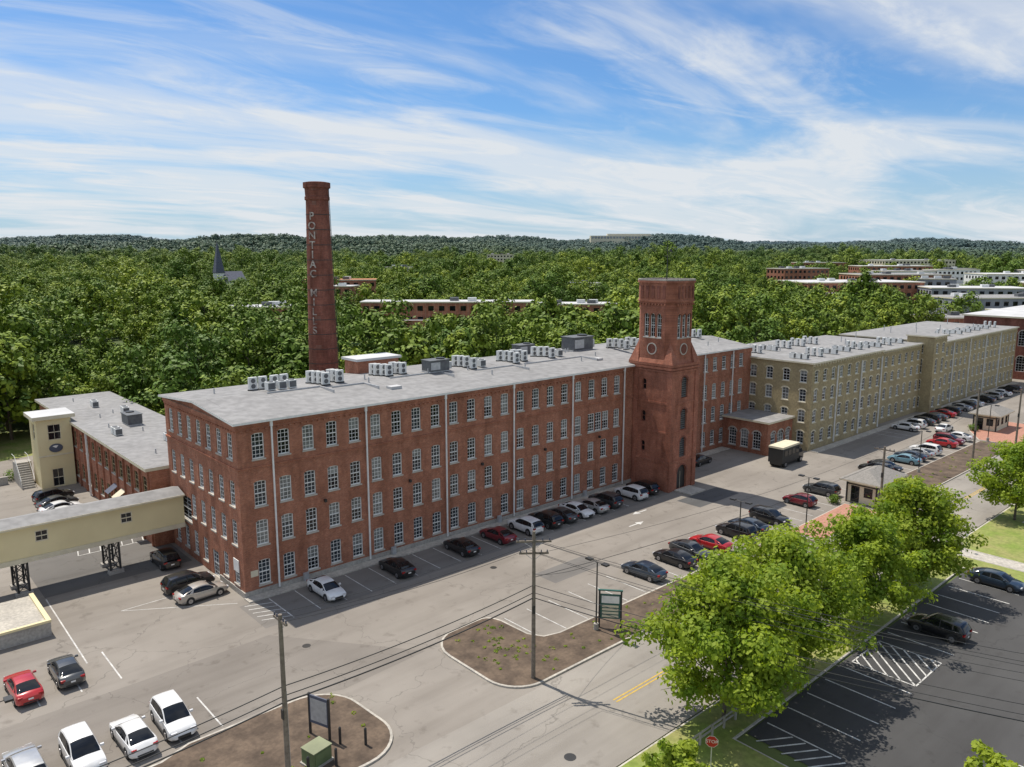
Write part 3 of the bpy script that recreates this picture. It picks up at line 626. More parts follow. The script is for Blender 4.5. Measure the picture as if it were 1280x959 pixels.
cars=[(6.1,-4.2,'sedan','w',-90),(14,-4.3,'sedan','k',90),(22.3,-4.3,'sedan','k',90),(27.5,-4.3,'sedan','m',90),(31.8,-4.3,'suv','w',90),(35,-4.3,'suv','k',90),(37.7,-4.2,'sedan','d',90),(40.4,-4.3,'sedan','w',-90),(43.1,-4.4,'sedan','s',90),(45.9,-4.2,'suv','d',90),(50.8,-4.4,'suv','w',90),(53.6,-4,'suv','k',90),(71.5,-.8,'sedan','k',2),
(31.9,-21.6,'sedan','b',90),(36.9,-21.7,'sedan','k',90),(39.9,-21.5,'sedan','d',-90),(43.3,-21.7,'sedan','r',90),(48.5,-21.7,'suv','k',90),(51.3,-21.5,'sedan','b',90),(55.6,-21.7,'suv','k',-90),(64.6,-20.8,'hatch','m',90),(71,-20.5,'suv','d',90),
(86.5,-21,'suv','k',90),(95.5,-21.5,'sedan','c',90),(98.3,-21.3,'sedan','b',90),(101,-21.4,'sedan','s',90),(104,-21.4,'suv','w',90),(111,-21.4,'sedan','r',90),(114,-21.4,'suv','m',-90),(117.7,-21.4,'sedan','w',90),(89.3,-21.2,'sedan','k',-90),(123,-17.5,'sedan','w',0),
(119,-12.3,'sedan','w',90),(122.3,-12.3,'suv','w',90),(126.5,-12.3,'sedan','d',90),(129.6,-12.2,'suv','k',90),(132.6,-12.3,'sedan','d',90),(137,-12.3,'sedan','r',90),(139.8,-12.3,'suv','k',90),(146,-12.3,'sedan','s',90),(149,-12.3,'suv','d',90),(153,-12.3,'sedan','w',90),(160,-12.3,'sedan','k',90),(165,-12.3,'suv','s',90),(171,-12.3,'sedan','w',90),(178,-12.3,'suv','k',90),
(55.6,-46,'sedan','b',-90),(40.9,-46,'suv','k',90),(-18.8,-4.6,'sedan','r',90),(-15.9,-4.1,'sedan','d',90),(-20.6,-15.4,'suv','s',90),(-17.6,-16,'suv','w',-90),(-14.6,-16.2,'sedan','w',90),(-12.0,-16,'suv','w',-90),(-3,3,'sedan','t',3),(-3.2,5.8,'suv','k',3),(-2.8,13.5,'suv','k',90),
(-6.5,45,'suv','k',10),(-6.7,42,'sedan','d',10),(-6.9,39.2,'sedan','w',10),(-7,36.5,'sedan','w',10)]
for c in cars: car(*c)
q=MB(); q.box(-3.4,1.9,-1.15,1.15,.75,2.95,PLS); q.box(-3.42,1.92,-1.17,1.17,2.952,3.25,CRM); q.box(1.95,3.6,-1.05,1.05,.5,1.5,PC['k'])
q.poly([(1.95,-1,1.5),(1.95,1,1.5),(1.95,1,2.5),(1.95,-1,2.5)],PC['k']); q.loft([(1.96,-1.02),(3.4,-1.02),(3.4,1.02),(1.96,1.02)],1.5,[(1.96,-.95),(2.8,-.95),(2.8,.95),(1.96,.95)],2.45,CGL,True); q.box(1.94,2.82,-.95,.95,2.452,2.52,PC['k'])
for x in(-2.3,2.6):
    for s in(-1,1): q.tube((x,s*.8,.48),(x,s*1.17,.48),.48,.48,TIRE,16); q.tube((x,s*1.0,.48),(x,s*1.19,.48),.26,.26,RIM,10)
q.box(-3.35,3.4,-.9,.9,.45,.74,MDK)
for x in(-2.8,-1.6,-.4,.8): q.box(x,x+.9,-1.18,-1.152,1.8,2.6,CGL)
q.obj('delivery_truck',None,None,(81.5,-9.5,0),math.radians(2))
# ------------------------------------------------------------ roof units
q=MB(); q.box(-.45,.45,-.18,.18,.15,1.45,ACW)
for z in(.5,1.08): q.tube((0,-.18,z),(0,-.2,z),.25,.25,ACD,14)
q.box(-.5,.5,-.22,-.1,.0,.148,MDK); q.box(-.5,.5,.1,.22,.0,.148,MDK); UM=q.mesh('condenser')
q=MB(); q.box(-.42,.42,-.42,.42,.1,.95,ACW); q.tube((0,0,.951),(0,0,1.0),.34,.34,ACD,14); q.box(-.38,.38,-.435,-.422,.2,.85,ACD); UM2=q.mesh('condenser_box')
q=MB(); q.box(-1.6,1.6,-1,1,.2,1.6,ACD); q.box(-1.7,1.7,-1.1,1.1,1.602,1.7,ACD); q.box(-1.5,0,-1.08,-1.002,.4,1.4,MET); q.tube((.8,0,1.7),(.8,0,1.85),.6,.6,MDK,14); q.box(1.602,2.3,-.6,.6,.3,1.2,MET); q.box(-1.7,1.7,-.9,.9,0,.198,MET); RTU=q.mesh('rooftop_unit')
def rz(v,v0,v1,ze,zr):
    vm=(v0+v1)/2; return ze+(zr-ze)*(1-abs(v-vm)/(vm-v0))+.23
def units(u,v,n,m,zf,sp=1.15,dirn=(0,1)):
    for i in range(n):
        a=u+dirn[0]*sp*i+R.uniform(-.1,.1); b=v+dirn[1]*sp*i+R.uniform(-.1,.1); addobj('air_conditioning_unit',m,None,(a,b,zf(b)-.02),R.uniform(-.08,.08))
mz=lambda v:rz(v,0,19,ZE,ZE+.75)
for (u,v,n,m,d) in((7,12,4,UM,(1,0)),(8,9.8,3,UM2,(1,0)),(14,9,4,UM,(0,1)),(16,9.4,3,UM,(0,1)),(22.5,9.5,4,UM,(0,1)),(24.6,9.8,3,UM,(0,1)),(34,8,4,UM,(0,1)),(36,8.6,3,UM2,(0,1)),(41.5,8,4,UM,(0,1)),(43.5,8.5,3,UM,(0,1)),(48.5,8.5,4,UM,(0,1)),(50.5,9,3,UM2,(0,1)),(64,8,4,UM,(0,1)),(67,8,3,UM,(0,1))):
    units(u,v,n,m,mz,1.15,d)
addobj('rooftop_air_handler',RTU,None,(29,9,mz(9)),.0,.9)
addobj('rooftop_air_handler',RTU,None,(58.5,13,mz(13)),0,1.3); addobj('rooftop_air_handler',RTU,None,(51,17,mz(17)),0,.9)
for u in range(94,117,5):
    units(u,-5.2,3,R.choice([UM,UM2]),lambda v:14.55); units(u+1.5,4,3,R.choice([UM,UM2]),lambda v:14.55)
for u in range(119,137,5): units(u,-4.2,3,R.choice([UM,UM2]),lambda v:14.05)
for u in range(146,193,6): units(u,-5,3,R.choice([UM,UM2]),lambda v:13.85)
for u in(74,80,86): units(u,9+R.random()*2,3,UM,mz)
lz=lambda v:8.95
for (u,v) in((3,60),(5,52),(0,38),(4,30)): units(u,v,2,UM2,lz)
addobj('rooftop_air_handler',RTU,None,(3.5,44,8.95),1.57,.9)
q=MB()
for k in range(24):
    u=R.uniform(2,86); v=R.uniform(3.5,16) ; z=mz(v)
    q.tube((u,v,z-.1),(u,v,z+.6),.08,.08,MET,8)
for u,v,l in((7,8.5,6),(14,7.6,4),(22,8.4,7),(34,7,6),(42,7,11)):
    q.box(u,u+l,v,v+.12,mz(v),mz(v)+.16,MET); q.box(u+l+.003,u+l+.12,v-3,v+.1,mz(v-3),mz(v)+.12,MET)
q.box(19,20.4,3.6,4.6,mz(4)-.1,mz(4)+.3,ROOFL); q.box(53,54.2,4,5,mz(4)-.1,mz(4)+.3,ROOFL)
for k in range(14):
    u=R.uniform(93,190); v=R.uniform(-5,10); q.tube((u,v,13.8),(u,v,15.2),.09,.09,MET,8)
for k in range(8):
    u=R.uniform(-1,7); v=R.uniform(22,70); q.tube((u,v,8.9),(u,v,9.5),.08,.08,MET,8)
q.obj('roof_vents',mill)
# ------------------------------------------------------------ guard houses
def shack(name,u0,u1,v0,v1,h=2.9):
    e=empty(name); q=MB()
    Lx=u1-u0;Ly=v1-v0; kx=3; w=1.1
    wall(q,(u0,v0),(u1,v0),.1,h,[(Lx*(i+.5)/kx-w/2,Lx*(i+.5)/kx+w/2,1.0,2.3) for i in range(kx)],CRM,(0,-1),depth=.1,frame=MDK,panes=(2,2),glass=GL3)
    wall(q,(u0,v0),(u0,v1),.1,h,[(Ly*.28-w/2,Ly*.28+w/2,1,2.3),(Ly*.72-w/2,Ly*.72+w/2,.15,2.3)],CRM,(-1,0),depth=.1,frame=MDK,panes=(2,2),glass=GL3)
    q.poly([(u1,v0,.1),(u1,v1,.1),(u1,v1,h),(u1,v0,h)],CRM); q.poly([(u0,v1,.1),(u1,v1,.1),(u1,v1,h),(u0,v1,h)],CRM)
    for (a,b) in((u0,v0),(u1,v0),(u0,v1),(u1,v1)): q.box(a-.1,a+.1,b-.1,b+.1,0,h-.002,MDK)
    q.box(u0-.12,u1+.12,v0-.07,v0-.005,2.4,2.55,MDK); q.box(u0-.07,u0-.005,v0,v1,2.4,2.55,MDK)
    o=.8; a=[(u0-o,v0-o),(u1+o,v0-o),(u1+o,v1+o),(u0-o,v1+o)]; vm=(v0+v1)/2
    q.prism(a,h,h+.2,CRM)
    z=h+.2;r=h+1.4; A,B=(u0+1.6,vm,r),(u1-1.6,vm,r); c=[(p[0],p[1],z+.003) for p in a]
    q.poly([c[0],c[1],B,A],RS);q.poly([c[2],c[3],A,B],RS);q.poly([c[1],c[2],B],RS);q.poly([c[3],c[0],A],RS)
    q.obj('structure',e)
shack('guard_house',70.4,77,-28,-24.2); shack('guard_house',129,135.6,-24,-20.3)
# ------------------------------------------------------------ poles, lamps, signs
def upole(x,y,h,arms=((.4,2.4),),ang=0):
    q=MB(); q.tube((0,0,0),(0,0,h),.17,.12,WOOD,10)
    for dz,w in arms:
        q.box(-.06,.06,-w/2,w/2,h-dz-.07,h-dz+.07,WOOD)
        for t in(-.45,-.25,.25,.45): q.tube((0,w*t,h-dz+.07),(0,w*t,h-dz+.25),.05,.04,SLATE,6)
        for s in(-1,1): q.tube((.07,s*w*.3,h-dz-.05),(.07,0,h-dz-.6),.02,.02,MET,5)
    q.tube((.16,0,.2),(.13,0,h*.6),.04,.04,MET,6)
    q.box(-.2,-.12,-.12,.12,5.4,6.0,MDK)
    return q.obj('utility_pole',None,None,(x,y,0),ang)
upole(-9.5,-28.3,11.8,((.35,1.6),)); upole(10.4,-28.2,11.8,((.8,2.6),(1.7,2.2)),.9)
upole(66,-30.3,9.2); upole(99,-29.8,12.2); upole(22,-63,10.5); upole(118,-30.2,10); upole(-30,-28.5,11.8)
WE=empty('overhead_power_lines')
def wire(a,b,sag,r=.02):
    cu=bpy.data.curves.new('wire','CURVE'); cu.dimensions='3D'; cu.bevel_depth=r; cu.bevel_resolution=1; s=cu.splines.new('POLY'); n=16; s.points.add(n)
    for i in range(n+1):
        t=i/n; s.points[i].co=(a[0]+(b[0]-a[0])*t,a[1]+(b[1]-a[1])*t,a[2]+(b[2]-a[2])*t-4*sag*t*(1-t),1)
    cu.materials.append(MDK); o=bpy.data.objects.new('cable',cu); root.objects.link(o); o.parent=WE
A=(-9.5,-28.3);B=(10.4,-28.2);C=(22,-63);D=(66,-30.3);E=(-30,-28.5);F=(99,-29.8)
for z,r in((6.4,.045),(6.8,.03),(7.4,.03)): wire((*E,z),(*A,z),.4,r); wire((*A,z),(*B,z+.2),.35,r); wire((*B,z+.2),(*C,z+.4),.7,r*.7)
for t in(-.9,-.3,.9): wire((A[0],A[1]+t*.7,11.6),(B[0],B[1]+t,11.1),.4,.014); wire((B[0],B[1]+t,11.1),(C[0]+t,C[1],10.3),.8,.016)
for t in(-.6,.6): wire((B[0],B[1]+t,10.2),(C[0]+t,C[1],9.4),1,.016)
wire((*B,8.2),(*D,7.4),.8,.02); wire((*B,10),(*D,9),.9,.012); wire((*D,8),(*F,9.5),.6,.015); wire((*B,8.4),(19.7,-26.2,6.2),.3,.015)
wire((*D,8.2),(74,-26,4),.2,.012)
def lamp(x,y,h=6.4,d=(0,1)):
    q=MB(); q.tube((0,0,.0),(0,0,.7),.22,.22,CON,12); q.tube((0,0,.7),(0,0,h),.07,.055,MDK,8)
    q.tube((0,0,h),(d[0]*.7,d[1]*.7,h+.05),.035,.03,MDK,6); cx,cy=d[0]*.9,d[1]*.9
    q.box(cx-.22,cx+.22,cy-.3,cy+.3,h-.02,h+.12,MDK)
    q.tube((0,0,h),(-d[0]*.7,-d[1]*.7,h+.05),.035,.03,MDK,6); q.box(-cx-.22,-cx+.22,-cy-.3,-cy+.3,h-.02,h+.12,MDK)
    q.obj('parking_lot_lamp',None,None,(x,y,0))
lamp(19.7,-26.2,6.2);lamp(42,-26,6.6);lamp(55.5,-26.4,6.6);lamp(91,-25.3);lamp(120,-25.5);lamp(-22,-15.6,5.5,(1,0))
q=MB(); GRN=M('sign_green',(.03,.12,.10),.5)
q.box(-1.0,-.85,-.07,.07,0,3.4,MDK); q.box(.85,1.0,-.07,.07,0,3.4,MDK); q.box(-.85,.85,-.05,.05,.9,3.1,GRN); q.box(-1.05,1.05,-.1,.1,3.402,3.5,GRN)
for s in(-1,1):
    a,b=sorted((s*.051,s*.056)); q.box(-.75,.75,a,b,2.3,2.95,WHT)
    for i in range(4): q.box(-.7,.7,a,b,1.02+.3*i,1.22+.3*i,CRM)
q.obj('business_directory_sign',None,None,(20.8,-26.8,0.1),math.radians(-50))
q=MB(); q.box(-.07,.07,-.9,-.78,0,3.0,MDK); q.box(-.07,.07,.78,.9,0,3.0,MDK); q.box(-.05,.05,-.78,.78,.9,2.9,SLATE); q.box(-.056,-.051,-.7,.7,1.1,2.7,MET); q.obj('entrance_sign',None,None,(-5.2,-24,0.1),math.radians(20))
TG=M('transformer_green',(.13,.18,.08),.6)
q=MB(); q.box(-.8,.8,-.7,.7,.0,.15,CON); q.box(-.7,.7,-.6,.6,.15,1.1,TG); q.box(-.74,.74,-.64,.64,1.102,1.16,M('transformer_lid',(.24,.26,.15),.6)); q.box(-.6,.6,-.63,-.602,.3,1.0,TG); q.obj('transformer_box',None,None,(-6.6,-26.2,.1),.2)
for x,y in((-4.6,-25.6),(-5.9,-27.4),(-7.6,-27),(-3.4,-26.8)):
    q=MB(); q.tube((0,0,0),(0,0,1.2),.09,.09,MDK,10); q.tube((0,0,1.2),(0,0,1.28),.09,.03,MDK,10); q.obj('bollard',None,None,(x,y,.1))
q=MB(); q.tube((0,0,0),(0,0,2.6),.035,.035,MET,6)
SR=M('stop_sign_red',(.5,.02,.02),.4); oc=[(.38*math.cos(math.pi/8+k*math.pi/4),.38*math.sin(math.pi/8+k*math.pi/4)) for k in range(8)]
q.poly([(-.047,y,2.3+z) for y,z in oc],SR); q.poly([(-.037,y,2.3+z) for y,z in oc],MET); q.poly([(-.042,y*1.07,2.3+z*1.07) for y,z in oc],WHT)
so=q.obj('stop_sign',None,None,(10.9,-43.6,.1),math.radians(35))
cu=bpy.data.curves.new('lettering','FONT'); cu.body='STOP'; cu.size=.3; cu.align_x='CENTER'; cu.align_y='CENTER'; cu.materials.append(WHT); o=bpy.data.objects.new('lettering',cu); root.objects.link(o); o.parent=so; o.location=(-.052,0,2.3); o.rotation_euler=(math.pi/2,0,-math.pi/2)
q=MB()
for i in range(5): q.box(11.5+1.4*i-.06,11.5+1.4*i+.06,-41.5,-41.382,.1,1.0,CON)
q.box(11.5,17.1,-41.38,-41.33,.45,.6,CON);q.box(11.5,17.1,-41.38,-41.33,.8,.95,CON); q.obj('rail_fence')
for (x,y,a) in((44.5,-28.9,0),(79.5,-29,0),(62.5,-41,1.5)):
    q=MB(); q.tube((0,0,0),(0,0,2.4),.03,.03,MET,6); q.box(-.05,-.032,-.22,.22,1.75,2.35,WHT); q.obj('road_sign',None,None,(x,y,.1),a)
# ------------------------------------------------------------ trees
def tree_mesh(name,seed,h,w,trunk,nl,ls,leaf,nb,tr=.22,prof=None,per=3,flat=.75,cs=(.075,.135),jit=.5):
    rr=random.Random(seed); q=MB()
    lean=Vector((rr.uniform(-.03,.03),rr.uniform(-.03,.03),1))
    def ax(z): return Vector((lean.x*z,lean.y*z,z))
    q.tube((0,0,0),ax(trunk),tr,tr*.75,BARK,8); q.tube(ax(trunk),ax(h*.88),tr*.75,tr*.12,BARK,6)
    L=[]; prof=prof or [(0,.6),(.2,1),(.45,1),(.75,.74),(1,.25)]
    for i in range(nb):
        t=(i+.5)/nb; ang=i*2.39996+rr.uniform(-.4,.4); rad=w/2*interp(prof,t)*rr.uniform(.7,1.14)
        z0=trunk*.92+(h-trunk)*t*.82; z1=z0+(h-trunk)*(.10+.06*rr.random())+(.6 if t>.9 else 0)
        p0=ax(z0); p1=Vector((math.cos(ang)*rad+p0.x,math.sin(ang)*rad+p0.y,min(z1,h*.97)))
        q.tube(p0,p1,tr*.32*(1-.5*t),tr*.07,BARK,5)
        for j in range(per):
            f=1-(j/per)*.75; c=p0.lerp(p1,f)+Vector((rr.gauss(0,.05*w),rr.gauss(0,.05*w),rr.gauss(0,.03*w)))
            L.append((c,w*rr.uniform(*cs)))
    L.append((ax(h*.93),w*.1)); tot=sum(s*s for _,s in L); mi=q.mi(leaf)
    for c0,s in L:
        for k in range(int(nl*s*s/tot)):
            d=Vector((rr.gauss(0,1),rr.gauss(0,1),rr.gauss(.3,1))).normalized(); r=s*rr.uniform(.55,1.12)
            if rr.random()<.1: r*=1.3
            c=c0+Vector((d.x*r,d.y*r,d.z*r*flat)); nn=(d+Vector((rr.gauss(0,jit),rr.gauss(0,jit),rr.gauss(.35,jit)))).normalized()
            a=nn.orthogonal().normalized(); b=nn.cross(a); th=rr.random()*6.28; a,b=a*math.cos(th)+b*math.sin(th),b*math.cos(th)-a*math.sin(th)
            e=ls*rr.uniform(.6,1.25); k0=len(q.v)
            q.v+=[tuple(c+a*e),tuple(c+b*e*.6),tuple(c-a*e*.9),tuple(c-b*e*.6)]; q.f.append((k0,k0+1,k0+2,k0+3)); q.m.append(mi)
    return q.mesh(name)
for i,(x,y,h,w) in enumerate([(16.5,-40.9,11.2,11),(24.6,-41,11.3,10.6),(37.6,-41,10,8.8),(47.6,-41,10.6,10),(78,-41.3,9.4,8.6),(6.2,-44.3,4.6,3.8),(15.2,-57.5,6.6,3.8),(92,-42,9,8),(106,-42,9,8)]):
    nl=24000 if w>9.5 else (16000 if w>6 else 3500)
    addobj('street_tree',tree_mesh('street_tree',40+i,h,w,h*.17,nl,.19,LEAFS,40 if w>6 else 16,.16,per=4,cs=(.07,.13)),None,(x,y,.1),R.random()*6)
protos=bpy.data.collections.new('forest_tree_types')
PR=[[(0,.6),(.25,1),(.6,.95),(.85,.6),(1,.25)],[(0,.7),(.3,1),(.5,.85),(.8,.5),(1,.12)],[(0,.45),(.4,.9),(.7,1),(.9,.75),(1,.4)]]
for i in range(8):
    h=R.uniform(11,19); w=R.uniform(8,14)
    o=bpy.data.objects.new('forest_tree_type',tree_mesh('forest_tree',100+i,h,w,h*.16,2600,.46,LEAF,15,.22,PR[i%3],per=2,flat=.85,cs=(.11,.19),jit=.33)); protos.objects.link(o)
protf=bpy.data.collections.new('distant_tree_types')
for i in range(5):
    q=MB(); rr=random.Random(i); mi=q.mi(LEAFF)
    for j in range(13):
        x,y=rr.uniform(-14,14),rr.uniform(-14,14); s=rr.uniform(3.5,7.5); z=rr.uniform(4,12)
        for k in range(40):
            d=Vector((rr.gauss(0,1),rr.gauss(0,1),rr.gauss(.5,1))).normalized(); c=Vector((x,y,z))+d*s*rr.uniform(.85,1.05)
            nn=(d+Vector((rr.gauss(0,.25),rr.gauss(0,.25),rr.gauss(.15,.25)))).normalized(); a=nn.orthogonal().normalized();b=nn.cross(a);e=rr.uniform(1,2);k0=len(q.v)
            q.v+=[tuple(c+a*e),tuple(c+b*e),tuple(c-a*e),tuple(c-b*e)];q.f.append((k0,k0+1,k0+2,k0+3));q.m.append(mi)
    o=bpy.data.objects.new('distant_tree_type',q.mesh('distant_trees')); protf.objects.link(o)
def scatter(name,coll,pts):
    me=bpy.data.meshes.new(name); me.from_pydata([p[:3] for p in pts],[],[])
    a=me.attributes.new('sc','FLOAT','POINT'); a.data.foreach_set('value',[p[3] for p in pts])
    a=me.attributes.new('rot','FLOAT_VECTOR','POINT'); a.data.foreach_set('vector',[c for p in pts for c in(0,0,p[4])])
    a=me.attributes.new('idx','INT','POINT'); a.data.foreach_set('value',[p[5] for p in pts])
    o=addobj(name,me); ng=bpy.data.node_groups.new(name,'GeometryNodeTree')
    ng.interface.new_socket('Geometry',in_out='INPUT',socket_type='NodeSocketGeometry'); ng.interface.new_socket('Geometry',in_out='OUTPUT',socket_type='NodeSocketGeometry')
    gi=ng.nodes.new('NodeGroupInput');go=ng.nodes.new('NodeGroupOutput');ip=ng.nodes.new('GeometryNodeInstanceOnPoints');ci=ng.nodes.new('GeometryNodeCollectionInfo')
    ci.inputs['Collection'].default_value=coll; ci.inputs['Separate Children'].default_value=True; ci.inputs['Reset Children'].default_value=True
    def na(n,t):
        x=ng.nodes.new('GeometryNodeInputNamedAttribute'); x.data_type=t; x.inputs['Name'].default_value=n; return [s for s in x.outputs if s.enabled and s.name=='Attribute'][0]
    l=ng.links.new; l(gi.outputs[0],ip.inputs['Points']); l(ci.outputs[0],ip.inputs['Instance']); ip.inputs['Pick Instance'].default_value=True
    l(na('idx','INT'),ip.inputs['Instance Index']); l(na('sc','FLOAT'),ip.inputs['Scale']); l(na('rot','FLOAT_VECTOR'),ip.inputs['Rotation']); l(ip.outputs[0],go.inputs[0])
    md=o.modifiers.new('scatter','NODES'); md.node_group=ng; return o
LD=Vector((.744,-.668)); DD=Vector((.668,.744))
bgs=[(372,118,62,34,17,BR,ROOFL,80,8),(345,100,26,20,12,BR,ROOFL,50,8),(350,44,50,24,13,GRY,ROOF,70,5),(392,66,44,24,15,GRY,ROOFL,50,-10),(452,128,52,30,19,BR,ROOF,30,0),(804,260,80,40,24,CRM,ROOFL,30,12),(152,168,64,12,13.5,BR,ROOFL,62,0),(196,143,30,12,12,BR,ROOFL,50,0),(88,180,28,12,14,BR,ROOFL,30,20),(175,289,36,14,18,BR,RED,30,10),(158,268,24,12,16,BR,ROOFL,24,-8),(630,686,34,14,29,CRM,BRC,20,0),(540,160,40,24,19,WHT,ROOF,30,14),(620,200,56,24,21,BR,ROOFL,30,0),(440,24,44,24,14,WHT,ROOF,50,5),(320,14,40,20,10,GRY,ROOFL,40,0),(700,300,44,26,22,BR,ROOF,20,0),(520,225,40,20,20,BR,ROOF,20,20),(560,90,60,30,18,WHT,ROOFL,40,-5),(280,34,30,16,9,BR,ROOF,30,0),(-70,640,44,14,24,RED,RED,24,0),(300,420,22,12,21,CRM,ROOFD,18,0),(290,230,22,12,15,CRM,ROOF,20,10),(400,330,26,12,19,BR,ROOFD,20,0)]
rb=random.Random(12)
for i in range(26):
    x=rb.uniform(330,800); y=(x-300)*rb.uniform(.0,.42)+rb.uniform(10,60)
    if all(abs(x-b_[0])+abs(y-b_[1])>48 for b_ in bgs): bgs.append((x,y,rb.uniform(18,44),rb.uniform(12,22),rb.uniform(10,17)+x*.006,rb.choice([BR,BR,GRY,CRM,WHT]),rb.choice([ROOF,ROOFL,ROOFD]),rb.uniform(20,45),rb.uniform(-20,20)))
exq=[]
for i,(x,y,l,d,h,wm,rm,cl_,rt) in enumerate(bgs):
    c_,s_=math.cos(math.radians(rt)),math.sin(math.radians(rt)); lx=Vector((LD.x*c_-LD.y*s_,LD.x*s_+LD.y*c_)); dx=Vector((-lx.y,lx.x))
    q=MB(); P=lambda a,b:(x+lx.x*a+dx.x*b,y+lx.y*a+dx.y*b)
    q.prism([P(-l/2,-d/2),P(l/2,-d/2),P(l/2,d/2),P(-l/2,d/2)],-4,h,wm,rm)
    q.prism([P(-l/2-.3,-d/2-.3),P(l/2+.3,-d/2-.3),P(l/2+.3,d/2+.3),P(-l/2-.3,d/2+.3)],h+.01,h+.5,CRM,rm)
    q.prism([P(-l*.3,-d/2-4),P(l*.1,-d/2-4),P(l*.1,-d/2-.31),P(-l*.3,-d/2-.31)],-4,h*.55,wm,rm)
    o=P(-l/2,-d/2); nfl=max(1,int(h/4))
    for f in range(nfl):
        for k in range(int(l/4)): q.obox(o,(lx.x,lx.y),(-dx.x,-dx.y),4*k+1,4*k+3,h-2.9-4*f,h-1.1-4*f,.004,.08,GL3)
        for k in range(int(d/4)): q.obox(o,(dx.x,dx.y),(-lx.x,-lx.y),4*k+1,4*k+3,h-2.9-4*f,h-1.1-4*f,.004,.08,GL3)
    for k in range(4):
        a=R.uniform(-l/3,l/3);b=R.uniform(-d/4,d/4); q.prism([P(a-1.6,b-1.2),P(a+1.6,b-1.2),P(a+1.6,b+1.2),P(a-1.6,b+1.2)],h+.5,h+1.8,ACD if k%2 else ACW)
    q.obj('distant_building'); exq.append((x,y,l/2+4,d/2+4,cl_))
q=MB(); z=hgt(1985,1619); P=lambda a,b:(1985+LD.x*a+DD.x*b,1619+LD.y*a+DD.y*b); zt=max(64,z+26)
q.prism([P(-115,-20),P(115,-20),P(115,20),P(-115,20)],z-5,zt,CRM,ROOFL); q.prism([P(-60,-15),P(80,-15),P(80,15),P(-60,15)],zt+.05,zt+6,CRM,ROOFL)
for k in range(22): q.prism([P(-112+k*10,-20.6),P(-105+k*10,-20.6),P(-105+k*10,-20.1),P(-112+k*10,-20.1)],zt-9,zt-3,GRY)
q.obj('hilltop_building')
q=MB(); sx,sy=168,429; sq4=lambda r:[(sx-r,sy-r),(sx+r,sy-r),(sx+r,sy+r),(sx-r,sy+r)]
q.prism(sq4(2.6),0,19,WHT); q.prism(sq4(3),19,19.6,SLATE); q.loft(sq4(2.8),19.6,sq4(.15),38,SLATE); q.prism([(sx+3,sy-6),(sx+14,sy-6),(sx+14,sy+6),(sx+3,sy+6)],0,14,WHT); q.loft([(sx+2,sy-7),(sx+15,sy-7),(sx+15,sy+7),(sx+2,sy+7)],14,[(sx+2,sy-.1),(sx+15,sy-.1),(sx+15,sy+.1),(sx+2,sy+.1)],20,SLATE,True); q.tube((sx,sy,38),(sx,sy,40),.15,.1,MDK,6); q.obj('church')
exq.append((sx+6,sy,12,8,26))
def blocked(x,y):
    if -12<x<215 and -45<y<25: return True
    if x<12 and y<79: return True
    if 190<x<290 and y<30: return True
    if y<-44: return True
    if abs(x-CX)<4.5 and abs(y-CY)<4.5: return True
    if x>215 and -44<y<-24: return True
    for (a,b,l,d,cl_) in exq:
        dx,dy=x-a,y-b; u=dx*LD.x+dy*LD.y; w=dx*DD.x+dy*DD.y
        if abs(u)<l and -d-cl_<w<d: return True
    return False
pts=[];head=math.atan2(.744,.668)
def inw(x,y,w=52):
    a=math.atan2(y-CAMY,x-CAMX)-head; return abs((a+math.pi)%(2*math.pi)-math.pi)<math.radians(w)
for (c,d0,d1,s0,s1) in((7.2,60,300,.6,1.2),(10,300,700,.75,1.3),(14.5,700,1250,1.0,1.6)):
    n=int(1300/c)
    for i in range(-n//2,n+1):
        for j in range(-n//8,n+1):
            x=i*c+R.uniform(-.5,.5)*c; y=j*c+R.uniform(-.5,.5)*c
            d=math.hypot(x-CAMX,y-CAMY)
            if not(d0<=d<d1) or not inw(x,y) or blocked(x,y): continue
            if x>300 and y<230 and mn.noise(Vector((x/45,y/45,1)))>.05: continue
            if mn.noise(Vector((x/55,y/55,5)))>.36: continue
            z=hgt(x,y) if not(-110<x<300 and -95<y<95) else -.05
            k=1.12 if (x<40 and y<200) else 1
            pts.append((x,y,z,k*R.uniform(s0,s1)*(1+.5*mn.noise(Vector((x/42,y/42,8)))),R.random()*6.28,R.randrange(8)))
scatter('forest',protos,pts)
fp=[];c=25;n=int(4000/c)
for i in range(-n//2,n+1):
    for j in range(-n//8,n+1):
        x=i*c+R.uniform(-.45,.45)*c;y=j*c+R.uniform(-.45,.45)*c;d=math.hypot(x-CAMX,y-CAMY)
        if 1200<d<4000 and inw(x,y,46):
            if mn.noise(Vector((x/170,y/170,4)))>.40: continue
            fp.append((x,y,hgt(x,y)-2,R.uniform(.75,1.35),R.random()*6.28,R.randrange(5)))
scatter('distant_forest',protf,fp)
